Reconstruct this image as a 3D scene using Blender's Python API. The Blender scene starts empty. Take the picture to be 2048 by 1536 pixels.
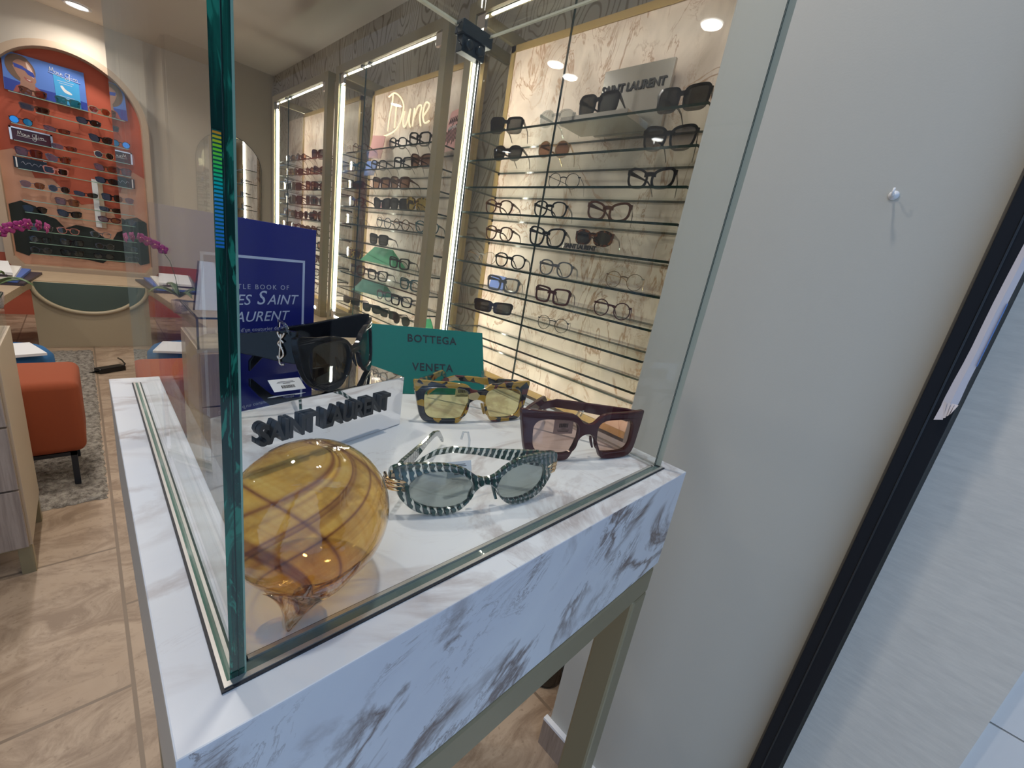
import bpy, bmesh, math, random
from mathutils import Matrix, Vector
PI = math.pi
S = bpy.context.scene
COL = S.collection
random.seed(7)

# ------------------------------------------------------------------ camera
F_PX = 829.415
YAW, PITCH, ROLL = 0.8209, 0.2805, -0.1695
CAM = Vector((-0.0079, -0.1416, 0.1936))
cy, sy = math.cos(YAW), math.sin(YAW); cp, sp = math.cos(PITCH), math.sin(PITCH); cr, sr = math.cos(ROLL), math.sin(ROLL)
fwd = Vector((sy*cp, cy*cp, -sp)); rgt = Vector((cy, -sy, 0)); dwn = fwd.cross(rgt)
r2 = cr*rgt + sr*dwn; d2 = -sr*rgt + cr*dwn
cam = bpy.data.cameras.new('camera'); cam.sensor_width = 36; cam.sensor_fit = 'HORIZONTAL'
cam.lens = F_PX/2048*36; cam.clip_start = 0.01; cam.clip_end = 60
camo = bpy.data.objects.new('camera', cam); COL.objects.link(camo)
camo.matrix_world = Matrix(((r2.x, -d2.x, -fwd.x, CAM.x), (r2.y, -d2.y, -fwd.y, CAM.y), (r2.z, -d2.z, -fwd.z, CAM.z), (0, 0, 0, 1)))
S.camera = camo
# ------------------------------------------------------------------ world, light, exposure
w = bpy.data.worlds.new('daylight'); S.world = w; w.use_nodes = True
w.node_tree.nodes['Background'].inputs[0].default_value = (0.46, 0.66, 1.0, 1)
w.node_tree.nodes['Background'].inputs[1].default_value = 1.15
S.view_settings.view_transform = 'Standard'; S.view_settings.look = 'None'
S.view_settings.exposure = 0.0; S.view_settings.gamma = 1; S.view_settings.use_curve_mapping = False
S.cycles.use_denoising = True
S.cycles.max_bounces = 10; S.cycles.transparent_max_bounces = 40
S.cycles.sample_clamp_indirect = 4
LAMP_W = 6.8          # power of one ceiling spot
LED = 38.0             # emission of cabinet strips
FZ, CZ = -0.95, 1.53  # floor and ceiling

def area(name, loc, size, power, color, rot=(0, 0, 0), sizey=None, spread=PI):
    l = bpy.data.lights.new(name, 'AREA'); l.energy = power; l.color = color; l.size = size
    l.shape = 'RECTANGLE' if sizey else 'DISK'
    if sizey: l.size_y = sizey
    l.spread = spread
    o = bpy.data.objects.new(name, l); o.location = loc; o.rotation_euler = rot; COL.objects.link(o); return o

# ------------------------------------------------------------------ materials
def mat(name, color=(.8, .8, .8), rough=.5, metal=0., spec=.5, coat=0., emit=None, es=0.):
    m = bpy.data.materials.new(name); m.use_nodes = True
    b = m.node_tree.nodes['Principled BSDF']
    b.inputs['Base Color'].default_value = (*color, 1); b.inputs['Roughness'].default_value = rough
    b.inputs['Metallic'].default_value = metal; b.inputs['Specular IOR Level'].default_value = spec
    b.inputs['Coat Weight'].default_value = coat; b.inputs['Coat Roughness'].default_value = .05
    if emit: b.inputs['Emission Color'].default_value = (*emit, 1); b.inputs['Emission Strength'].default_value = es
    return m
class NT:
    def __init__(s, m): s.t = m.node_tree; s.b = s.t.nodes.get('Principled BSDF'); s.out = s.t.nodes['Material Output']
    def n(s, k, **kw):
        x = s.t.nodes.new(k)
        for a, v in kw.items():
            if a.startswith('i_'): x.inputs[a[2:].replace('_', ' ')].default_value = v
            else: setattr(x, a, v)
        return x
    def l(s, a, b): s.t.links.new(a, b)
    def coords(s, scale=(1, 1, 1), rot=(0, 0, 0), loc=(0, 0, 0), kind='Object'):
        tc = s.n('ShaderNodeTexCoord'); mp = s.n('ShaderNodeMapping')
        mp.inputs['Scale'].default_value = scale; mp.inputs['Rotation'].default_value = rot; mp.inputs['Location'].default_value = loc
        s.l(tc.outputs[kind], mp.inputs['Vector']); return mp.outputs['Vector']
    def noise(s, vec, scale, detail=6, rough=.55, dist=0.):
        x = s.n('ShaderNodeTexNoise'); x.inputs['Scale'].default_value = scale; x.inputs['Detail'].default_value = detail
        x.inputs['Roughness'].default_value = rough; x.inputs['Distortion'].default_value = dist
        s.l(vec, x.inputs['Vector']); return x
    def ramp(s, fac, stops, interp='LINEAR'):
        x = s.n('ShaderNodeValToRGB'); x.color_ramp.interpolation = interp; e = x.color_ramp.elements
        while len(e) < len(stops): e.new(.5)
        for i, (p, c) in enumerate(stops): e[i].position = p; e[i].color = (*c, 1) if len(c) == 3 else c
        s.l(fac, x.inputs[0]); return x.outputs[0]
    def mix(s, fac, a, b, mode='MIX'):
        x = s.n('ShaderNodeMix', data_type='RGBA', blend_type=mode)
        for v, i in ((fac, 0), (a, 6), (b, 7)):
            if isinstance(v, (int, float)): x.inputs[i].default_value = v
            elif isinstance(v, tuple): x.inputs[i].default_value = (*v, 1)
            else: s.l(v, x.inputs[i])
        return x.outputs[2]
    def math(s, op, a, b=0.):
        x = s.n('ShaderNodeMath', operation=op)
        for v, i in ((a, 0), (b, 1)):
            if isinstance(v, (int, float)): x.inputs[i].default_value = v
            else: s.l(v, x.inputs[i])
        return x.outputs[0]
    def bump(s, h, strength=.2, dist=.01):
        x = s.n('ShaderNodeBump'); x.inputs['Strength'].default_value = strength; x.inputs['Distance'].default_value = dist
        s.l(h, x.inputs['Height']); s.l(x.outputs[0], s.b.inputs['Normal'])
def veins(t, vec, scale, width, dist=1.2, detail=8, rough=.6):
    n = t.noise(vec, scale, detail, rough, dist)
    a = t.math('ABSOLUTE', t.math('SUBTRACT', n.outputs[0], .5))
    return t.ramp(a, [(0, (1, 1, 1)), (width, (0, 0, 0))])
def clear_shader(m, tint, ior=1.45, gloss=(1, 1, 1), boost=1.0, rough=0.0):
    """thin clear pane: transmits straight through with a tint, mirrors by Fresnel on both faces"""
    t = NT(m); t.t.nodes.remove(t.b)
    tr = t.n('ShaderNodeBsdfTransparent'); gl = t.n('ShaderNodeBsdfGlossy'); gl.inputs['Roughness'].default_value = rough
    gl.inputs['Color'].default_value = (*gloss, 1)
    if isinstance(tint, tuple): tr.inputs['Color'].default_value = (*tint, 1)
    else: t.l(tint(t), tr.inputs['Color'])
    g = t.n('ShaderNodeNewGeometry'); fr = t.n('ShaderNodeFresnel')
    iv = t.math('ADD', t.math('MULTIPLY', g.outputs['Backfacing'], 1/ior-ior), ior); t.l(iv, fr.inputs['IOR'])
    f = t.math('MULTIPLY', fr.outputs[0], boost)
    ms = t.n('ShaderNodeMixShader'); t.l(f, ms.inputs[0]); t.l(tr.outputs[0], ms.inputs[1]); t.l(gl.outputs[0], ms.inputs[2])
    t.l(ms.outputs[0], t.out.inputs['Surface']); return t, ms
def clear(name, tint, **kw):
    m = bpy.data.materials.new(name); m.use_nodes = True; clear_shader(m, tint, **kw); return m

M = {}
M['wall'] = mat('beige_paint', (.50, .475, .405), .55)
t = NT(M['wall']); v = t.coords(); t.bump(t.noise(v, 400, 3).outputs[0], .08, .001)
M['cream'] = mat('cream_paint', (.66, .60, .50), .7)
M['ceil'] = mat('ceiling_paint', (.60, .55, .49), .8)
M['dark_wall'] = mat('taupe_wall', (.36, .30, .23), .7)
M['brown_wall'] = mat('dark_taupe_wall', (.12, .10, .08), .7)
M['terra'] = mat('terracotta_paint', (.50, .12, .07), .7)
M['salmon'] = mat('salmon_paint', (.62, .33, .22), .7)
M['red_panel'] = mat('brick_red_paint', (.46, .09, .045), .65)
M['panel_beige'] = mat('beige_panel', (.50, .38, .27), .6)
M['mural_dark'] = mat('black_green_paint', (.014, .02, .017), .7)
M['mural_grey'] = mat('grey_green_paint', (.08, .09, .08), .7)
M['white'] = mat('white_card', (.80, .80, .80), .5)
M['black'] = mat('black_plastic', (.008, .008, .009), .25)
M['matte_black'] = mat('matte_black', (.013, .015, .021), .55)
M['chrome'] = mat('chrome', (.72, .72, .74), .08, 1)
M['dark_metal'] = mat('dark_steel', (.030, .036, .036), .30, .4)
M['gold'] = mat('gold_metal', (.90, .60, .32), .12, 1)
M['rosegold'] = mat('pale_gold_metal', (.85, .68, .55), .13, 1)
M['bronze'] = mat('champagne_metal', (.28, .235, .135), .34, .35)
M['cab_metal'] = mat('pale_gold_frame', (.33, .28, .17), .36, .4)
M['trimgold'] = mat('gold_trim', (.52, .36, .15), .35, .6)
M['frame_black'] = mat('black_window_frame', (.006, .006, .008), .5, spec=.25)
M['tape'] = mat('masking_tape', (.62, .58, .60), .8)
M['blue_edge'] = mat('blue_film', (.10, .22, .55), .5)
M['seal'] = mat('grey_seal', (.15, .14, .12), .7)
M['plastic'] = clear('clear_tag_plastic', (.82, .84, .86), ior=1.5, boost=1.8)
M['ink'] = mat('black_ink', (.01, .01, .012), .5)
M['letter'] = mat('black_foam_letters', (.012, .013, .016), .45)
M['white_ink'] = mat('white_ink', (.62, .66, .80), .4)
M['grey_ink'] = mat('grey_ink', (.45, .47, .58), .4)
M['blue_book'] = mat('cobalt_cover', (.012, .018, .20), .32, coat=.3)
M['paper'] = mat('book_pages', (.75, .72, .66), .8)
M['green_card'] = mat('green_lacquered_card', (.0, .165, .125), .38)
M['green_tent'] = mat('green_satin_card', (.04, .40, .17), .4)
M['green_fold'] = mat('green_satin_fold', (.02, .22, .15), .4)
M['pink'] = mat('pink_card', (.65, .30, .28), .6)
M['bluecard'] = mat('blue_card', (.08, .15, .45), .5)
M['orange'] = mat('orange_velvet', (.30, .062, .020), .85)
M['blue_fabric'] = mat('blue_fabric', (.02, .12, .30), .9)
M['leaf'] = mat('orchid_leaf', (.07, .13, .04), .45)
M['petal'] = mat('orchid_petal', (.30, .02, .16), .6)
M['desk_green'] = mat('grey_green_laminate', (.085, .12, .10), .45)
M['desk_beige'] = mat('beige_laminate', (.50, .41, .27), .5)
M['notebook'] = mat('dark_notebook', (.045, .03, .04), .5)
M['skin'] = mat('printed_skin', (.38, .20, .14), .6)
M['skin_hi'] = mat('printed_highlight', (.75, .55, .45), .6)
M['hair'] = mat('printed_hair', (.16, .10, .07), .6)
M['poster_blue'] = mat('printed_blue', (.10, .22, .62), .4)
M['poster_deep'] = mat('printed_deep_blue', (.03, .06, .35), .4)
M['cyan'] = mat('printed_cyan', (.06, .38, .72), .4)
M['lips'] = mat('printed_lips', (.35, .08, .07), .5)
M['print_black'] = mat('printed_black', (.02, .02, .03), .4)
M['led'] = mat('led_diffuser', (1, 1, 1), .5, emit=(1, .94, .82), es=LED)
M['neon'] = mat('neon_tube', (.9, .8, .6), .4, emit=(1, .84, .56), es=.9)
M['lamp'] = mat('lamp_lens', (1, 1, 1), .5, emit=(.93, .95, 1.0), es=14)
M['velour_dark'] = mat('black_felt', (.01, .01, .01), .9)

def marble(name, base, veinc, vscale, amt, base2=None, seed=0., rough=.3, stretch=(1, 1, 1), rot=(0, 0, 0), w1=.022, w2=.012, amt2=.8, mk=(.45, .62), bs=(.35, .75)):
    m = mat(name, base, rough); t = NT(m); v = t.coords(stretch, rot, (seed, seed*1.7, seed*.6))
    c = t.mix(t.ramp(t.noise(v, vscale*1.3, 4, .5, .6).outputs[0], [(bs[0], (0, 0, 0)), (bs[1], (1, 1, 1))]), base, base2 or base)
    a = veins(t, v, vscale, w1, 1.6); msk = t.ramp(t.noise(v, vscale*1.7, 3).outputs[0], [(mk[0], (0, 0, 0)), (mk[1], (1, 1, 1))])
    c = t.mix(t.math('MULTIPLY', t.math('MULTIPLY', a, msk), amt), c, veinc)
    a2 = veins(t, v, vscale*2.6, w2, 2.2, 10, .7); msk2 = t.ramp(t.noise(v, vscale*2.1, 3, .5, .5).outputs[0], [(.5, (0, 0, 0)), (.66, (1, 1, 1))])
    c = t.mix(t.math('MULTIPLY', t.math('MULTIPLY', a2, msk2), amt*amt2), c, veinc)
    t.l(c, t.b.inputs['Base Color']); return m
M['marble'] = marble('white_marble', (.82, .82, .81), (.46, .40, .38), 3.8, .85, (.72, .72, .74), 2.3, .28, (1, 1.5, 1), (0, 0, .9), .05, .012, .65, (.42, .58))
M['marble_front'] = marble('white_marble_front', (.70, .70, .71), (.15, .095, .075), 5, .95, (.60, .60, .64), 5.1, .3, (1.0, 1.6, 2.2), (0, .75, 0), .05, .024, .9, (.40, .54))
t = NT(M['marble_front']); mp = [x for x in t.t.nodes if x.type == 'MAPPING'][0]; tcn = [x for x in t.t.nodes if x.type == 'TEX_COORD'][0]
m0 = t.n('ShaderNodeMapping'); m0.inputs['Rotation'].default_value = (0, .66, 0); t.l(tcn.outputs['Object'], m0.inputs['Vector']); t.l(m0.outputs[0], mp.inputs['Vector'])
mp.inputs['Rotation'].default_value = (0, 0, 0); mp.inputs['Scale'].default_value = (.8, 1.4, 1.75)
M['marble_pink'] = marble('rose_marble_panel', (.86, .69, .57), (.42, .23, .13), 3.4, 1.0, (.60, .47, .38), 1.1, .35, (1, 1.5, .9), (.7, 0, 0), .022, .020, 1.0, (.38, .52), (.42, .62))

m = M['wood_map'] = mat('contour_wood', (.42, .37, .28), .5); t = NT(m); v = t.coords((1, 1, .45))
n = t.noise(v, 2.6, 2, .4, .6).outputs[0]; s = t.math('SINE', t.math('MULTIPLY', n, 210))
c = t.mix(t.ramp(s, [(.55, (0, 0, 0)), (.95, (1, 1, 1))]), (.46, .40, .31), (.24, .195, .13)); t.l(c, t.b.inputs['Base Color'])
def wood(name, a, b, scale=(30, 2, 2), rot=(0, 0, 0)):
    m = mat(name, a, .5); t = NT(m); v = t.coords(scale, rot); n = t.noise(v, 3, 6, .6, .4).outputs[0]
    t.l(t.mix(t.ramp(n, [(.35, (0, 0, 0)), (.65, (1, 1, 1))]), a, b), t.b.inputs['Base Color']); return m
M['wood_grey'] = wood('grey_oak', (.36, .28, .22), (.24, .18, .14), (40, 40, 2))
M['wood_light'] = wood('light_oak', (.50, .38, .25), (.38, .28, .18), (2, 30, 30))
M['oak_side'] = mat('oak_side', (.50, .41, .31), .5)

m = M['floor'] = mat('travertine', (.5, .4, .3), .45); t = NT(m)
v = t.coords(); n1 = t.noise(v, 1.6, 5, .6, .8).outputs[0]; n2 = t.noise(t.coords((1, 1.5, 1), (0, 0, .5)), 7, 9, .72, .9).outputs[0]
c = t.mix(t.ramp(n1, [(.3, (0, 0, 0)), (.7, (1, 1, 1))]), (.38, .27, .18), (.50, .385, .28))
c = t.mix(t.ramp(n2, [(.40, (1, 1, 1)), (.56, (0, 0, 0))]), c, (.28, .195, .13))
c = t.mix(t.math('MULTIPLY', t.ramp(t.noise(v, 60, 4, .6).outputs[0], [(.60, (0, 0, 0)), (.68, (1, 1, 1))]), .6), c, (.24, .165, .11))
tc = t.n('ShaderNodeTexCoord'); sx = t.n('ShaderNodeSeparateXYZ'); cx = t.n('ShaderNodeCombineXYZ')
t.l(tc.outputs['Object'], sx.inputs[0]); t.l(t.math('ADD', sx.outputs[1], .25), cx.inputs[0]); t.l(t.math('ADD', sx.outputs[0], 4.01), cx.inputs[1])
br = t.n('ShaderNodeTexBrick'); t.l(cx.outputs[0], br.inputs['Vector'])
br.inputs['Scale'].default_value = 1; br.inputs['Mortar Size'].default_value = .005; br.inputs['Brick Width'].default_value = .60
br.inputs['Row Height'].default_value = .40; br.inputs['Mortar Smooth'].default_value = .3
t.l(t.mix(br.outputs['Fac'], c, (.22, .16, .11)), t.b.inputs['Base Color']); t.bump(n2, .15, .004)
m = M['rug'] = mat('grey_shag', (.30, .25, .20), 1.0); t = NT(m); v = t.coords((1, 1, 1))
n = t.noise(v, 45, 5, .7).outputs[0]; n3 = t.noise(v, 9, 3).outputs[0]
c = t.mix(t.ramp(n, [(.38, (0, 0, 0)), (.62, (1, 1, 1))]), (.09, .072, .058), (.50, .45, .38)); c = t.mix(t.math('MULTIPLY', n3, .5), c, (.40, .36, .31))
t.l(c, t.b.inputs['Base Color']); t.bump(n, .9, .02)
m = M['stone_wall'] = mat('outer_plaster', (.46, .45, .44), .7); t = NT(m); v = t.coords((1, 1, 6))
t.l(t.mix(t.ramp(t.noise(v, 30, 6, .7).outputs[0], [(.3, (0, 0, 0)), (.75, (1, 1, 1))]), (.74, .68, .58), (.62, .57, .49)), t.b.inputs['Base Color'])
M['blocker'] = mat('dark_blocker', (.045, .05, .055), .8)  # colour of the added slab that blocks sky reflections
M['pale_tile'] = mat('pale_tile', (.80, .78, .74), .4)
m = M['basket'] = mat('woven_pot', (.5, .4, .36), .8); t = NT(m)
br = t.n('ShaderNodeTexBrick'); t.l(t.coords((1, 1, 1), kind='Generated'), br.inputs['Vector']); br.inputs['Scale'].default_value = 14
br.inputs['Color1'].default_value = (.62, .50, .45, 1); br.inputs['Color2'].default_value = (.55, .43, .38, 1); br.inputs['Mortar'].default_value = (.10, .06, .05, 1)
br.inputs['Mortar Size'].default_value = .03; t.l(br.outputs[0], t.b.inputs['Base Color'])

M['glass_front'] = clear('case_front_glass', (.985, .992, .988), ior=1.5, boost=.25)
M['glass_side'] = clear('case_side_glass', (.968, .975, .966), ior=1.5, boost=.5)
M['glass'] = clear('case_glass', (.965, .982, .972), ior=1.5)
M['door_glass'] = clear('door_glass', (.982, .99, .986), ior=1.5, boost=.5)
M['shelf_glass'] = clear('shelf_glass', (.965, .985, .975), ior=1.5, boost=.5)
M['edge_clear'] = mat('polished_pane_edge', (.50, .47, .34), .4)
m = M['edge'] = mat('green_glass_edge', (.01, .16, .10), .08, coat=1.0); t = NT(m)
n = t.noise(t.coords((260, 260, 16), (.0, .25, 0)), 1.0, 4, .6, 1.0).outputs[0]; n2 = t.noise(t.coords((120, 120, 30), (.5, .35, 0)), 1.0, 3, .6, 2.6).outputs[0]
c = t.mix(t.ramp(n, [(.38, (0, 0, 0)), (.62, (1, 1, 1))]), (.002, .028, .020), (.008, .115, .072))
c = t.mix(t.ramp(n2, [(.56, (0, 0, 0)), (.62, (1, 1, 1))]), c, (.02, .20, .125)); t.l(c, t.b.inputs['Base Color'])
M['edge_light'] = mat('pale_green_glass_edge', (.22, .36, .27), .1, coat=1.0)
M['edge_dark'] = mat('shelf_edge', (.008, .028, .022), .12, coat=.6)
m = M['rainbow_glint'] = mat('painted_rainbow_glint', (.2, .8, .3), .2, coat=.5); t = NT(m); tc = t.n('ShaderNodeTexCoord'); sx = t.n('ShaderNodeSeparateXYZ')  # rainbow glint of dispersed light, painted as bands of colour
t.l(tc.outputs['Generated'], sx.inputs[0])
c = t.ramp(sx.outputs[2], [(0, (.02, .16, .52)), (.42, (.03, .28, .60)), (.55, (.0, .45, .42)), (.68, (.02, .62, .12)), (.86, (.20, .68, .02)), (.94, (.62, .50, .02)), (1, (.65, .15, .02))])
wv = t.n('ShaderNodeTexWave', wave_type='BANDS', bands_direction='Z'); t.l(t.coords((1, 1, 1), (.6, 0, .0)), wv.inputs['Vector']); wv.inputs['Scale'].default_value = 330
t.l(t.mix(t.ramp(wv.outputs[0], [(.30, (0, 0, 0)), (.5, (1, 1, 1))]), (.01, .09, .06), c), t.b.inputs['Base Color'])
M['steel_mirror'] = mat('polished_steel', (.86, .87, .90), .025, 1)
M['brushed'] = mat('brushed_steel', (.50, .47, .43), .24, .9)
M['mirror'] = mat('mirror_glass', (.85, .87, .84), .01, 1)

def lens(name, tint, boost=1.0): return clear(name, tint, ior=1.5, boost=boost)
LENS = {'clear': lens('clear_lens', (.96, .97, .97)), 'dark': lens('dark_lens', (.07, .075, .075), .9), 'brown': lens('brown_lens', (.35, .20, .13), 1.2),
        'olive': lens('olive_lens', (.70, .64, .34)), 'grey': lens('grey_lens', (.34, .40, .40)), 'rose': lens('rose_brown_lens', (.63, .46, .40)),
        'green': lens('green_lens', (.16, .30, .24), 1.3), 'pale': lens('pale_grey_lens', (.55, .60, .62)), 'blue': mat('blue_mirror_lens', (.05, .35, .75), .1, .6),
        'amber': lens('yellow_lens', (.60, .48, .12)), 'gradient': lens('gradient_grey_lens', lambda t: (lambda tc, sx: (t.l(tc.outputs['Generated'], sx.inputs[0]), t.ramp(sx.outputs[2], [(0, (.62, .60, .60)), (1, (.12, .12, .14))]))[1])(t.n('ShaderNodeTexCoord'), t.n('ShaderNodeSeparateXYZ')), boost=1.2)}
FR = {}
def frame_mat(k, c, rough=.09, metal=0.): FR[k] = mat(k+'_acetate' if metal < .5 else k+'_wire', c, rough, metal, spec=.35)
for k, c in dict(black=(.008, .008, .010), brown=(.09, .035, .02), burgundy=(.06, .012, .014), grey=(.12, .12, .13), white=(.62, .56, .54), teal=(.03, .09, .10), rose=(.48, .18, .14)).items(): frame_mat(k, c)
frame_mat('gold', (.72, .50, .28), .2, 1.); frame_mat('silver', (.45, .45, .46), .2, 1.); frame_mat('gunmetal', (.12, .12, .13), .25, 1.)
def tort(name, stops, scale, seed=0., stretch=(1, 1, 1)):
    m = mat(name, (.2, .1, .05), .12, coat=.8); t = NT(m); v = t.coords(stretch, (.3, .2, .4), (seed, seed, seed))
    vo = t.n('ShaderNodeTexVoronoi'); vo.inputs['Scale'].default_value = scale; vo.inputs['Randomness'].default_value = 1; t.l(v, vo.inputs['Vector'])
    sx = t.n('ShaderNodeSeparateColor'); t.l(vo.outputs['Color'], sx.inputs[0]); t.l(t.ramp(sx.outputs[0], stops, 'CONSTANT'), t.b.inputs['Base Color']); return m
FR['tort'] = tort('amber_black_patchwork_acetate', [(0, (.010, .009, .012)), (.38, (.46, .25, .02)), (.72, (.12, .016, .012)), (.84, (.55, .40, .18)), (.88, (.010, .009, .012))], 88, 1., (1, 1.0, 1.5))
FR['havana'] = tort('havana_acetate', [(0, (.03, .010, .008)), (.4, (.12, .035, .015)), (.7, (.02, .008, .008)), (.85, (.20, .07, .02))], 160, 2.)
FR['havana_yellow'] = tort('yellow_havana_acetate', [(0, (.05, .03, .01)), (.35, (.40, .24, .03)), (.7, (.10, .04, .01)), (.85, (.45, .30, .05))], 150, 3.)
FR['crystal'] = clear('crystal_acetate', (.80, .82, .83), ior=1.5, boost=2.0)
# green chequered acetate: green blocks alternating with clear blocks
m = FR['green_check'] = bpy.data.materials.new('green_chequered_acetate'); m.use_nodes = True
t = NT(m); t.b.inputs['Base Color'].default_value = (.008, .05, .036, 1); t.b.inputs['Roughness'].default_value = .1; t.b.inputs['Coat Weight'].default_value = 1
tr = t.n('ShaderNodeBsdfTransparent'); tr.inputs[0].default_value = (.80, .84, .84, 1); gl = t.n('ShaderNodeBsdfGlossy'); gl.inputs['Roughness'].default_value = .02
lw = t.n('ShaderNodeLayerWeight'); lw.inputs[0].default_value = .35; m1 = t.n('ShaderNodeMixShader'); t.l(lw.outputs['Facing'], m1.inputs[0]); t.l(tr.outputs[0], m1.inputs[1]); t.l(gl.outputs[0], m1.inputs[2])
uv = t.n('ShaderNodeUVMap'); sx = t.n('ShaderNodeSeparateXYZ'); t.l(uv.outputs[0], sx.inputs[0])
fx = t.math('FRACT', t.math('ADD', t.math('MULTIPLY', sx.outputs[0], 1.0), t.math('MULTIPLY', sx.outputs[1], .22)))
wob = t.math('MULTIPLY', t.math('SINE', t.math('MULTIPLY', sx.outputs[1], 6.28)), .10)
st = t.math('GREATER_THAN', t.math('ADD', fx, wob), .52)
m2 = t.n('ShaderNodeMixShader'); t.l(st, m2.inputs[0]); t.l(t.b.outputs[0], m2.inputs[1]); t.l(m1.outputs[0], m2.inputs[2]); t.l(m2.outputs[0], t.out.inputs['Surface'])
# amber swirled glass
m = M['amber_glass'] = bpy.data.materials.new('amber_swirl_glass'); m.use_nodes = True
def amber_tint(t):
    tc = t.n('ShaderNodeTexCoord'); sx = t.n('ShaderNodeSeparateXYZ'); t.l(tc.outputs['UV'], sx.inputs[0])
    cxn = t.n('ShaderNodeCombineXYZ'); sw = t.math('ADD', sx.outputs[0], t.math('MULTIPLY', sx.outputs[1], .72))
    ang = t.math('MULTIPLY', sw, 2*PI)
    t.l(t.math('COSINE', ang), cxn.inputs[0]); t.l(t.math('SINE', ang), cxn.inputs[1]); t.l(t.math('MULTIPLY', sx.outputs[1], .35), cxn.inputs[2])
    wb = t.noise(cxn.outputs[0], 1.4, 2, .4, .3).outputs[0]
    ph = t.math('FRACT', t.math('ADD', t.math('MULTIPLY', sw, 4.0), t.math('MULTIPLY', wb, 2.2)))
    a = t.math('ABSOLUTE', t.math('SUBTRACT', ph, .5))
    gate = t.ramp(t.noise(cxn.outputs[0], 2.6, 2, .5, .2).outputs[0], [(.40, (0, 0, 0)), (.56, (1, 1, 1))])
    vein = t.math('MULTIPLY', t.ramp(a, [(0, (1, 1, 1)), (.05, (.75, .75, .75)), (.13, (.2, .2, .2)), (.2, (0, 0, 0))]), gate)
    n2 = t.noise(cxn.outputs[0], 5.0, 5, .6, .3).outputs[0]
    c = t.mix(t.ramp(n2, [(.35, (0, 0, 0)), (.7, (1, 1, 1))]), (.94, .78, .42), (.87, .62, .24))
    c = t.mix(t.math('MULTIPLY', vein, .95), c, (.30, .12, .13))
    lw = t.n('ShaderNodeLayerWeight'); lw.inputs[0].default_value = .25
    return t.mix(t.math('MULTIPLY', t.ramp(lw.outputs['Facing'], [(.6, (0, 0, 0)), (1, (1, 1, 1))]), .75), c, (.45, .22, .08))
t, ms_ = clear_shader(m, amber_tint, ior=1.5, boost=1.5)
gl_ = [x for x in t.t.nodes if x.type == 'BSDF_GLOSSY'][0]; gl_.inputs['Roughness'].default_value = .03
bp_ = t.n('ShaderNodeBump'); bp_.inputs['Strength'].default_value = .35; bp_.inputs['Distance'].default_value = .0015
t.l(t.noise(t.coords((1, 1, 1)), 70, 3, .5, 1.2).outputs[0], bp_.inputs['Height']); t.l(bp_.outputs[0], gl_.inputs['Normal'])
m = M['amber_tail'] = bpy.data.materials.new('amber_tail_glass'); m.use_nodes = True
def tail_tint(t):
    return t.ramp(t.noise(t.coords((1, 1, .45), (.5, .4, 0)), 130, 3, .6, 1.2).outputs[0], [(.36, (.42, .24, .20)), (.46, (.86, .66, .42)), (.58, (.97, .93, .86)), (.68, (.75, .50, .25))])
t, ms_ = clear_shader(m, tail_tint, ior=1.5, boost=3.0)
gl_ = [x for x in t.t.nodes if x.type == 'BSDF_GLOSSY'][0]; gl_.inputs['Roughness'].default_value = .05; gl_.inputs['Color'].default_value = (1, .9, .75, 1)

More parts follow.
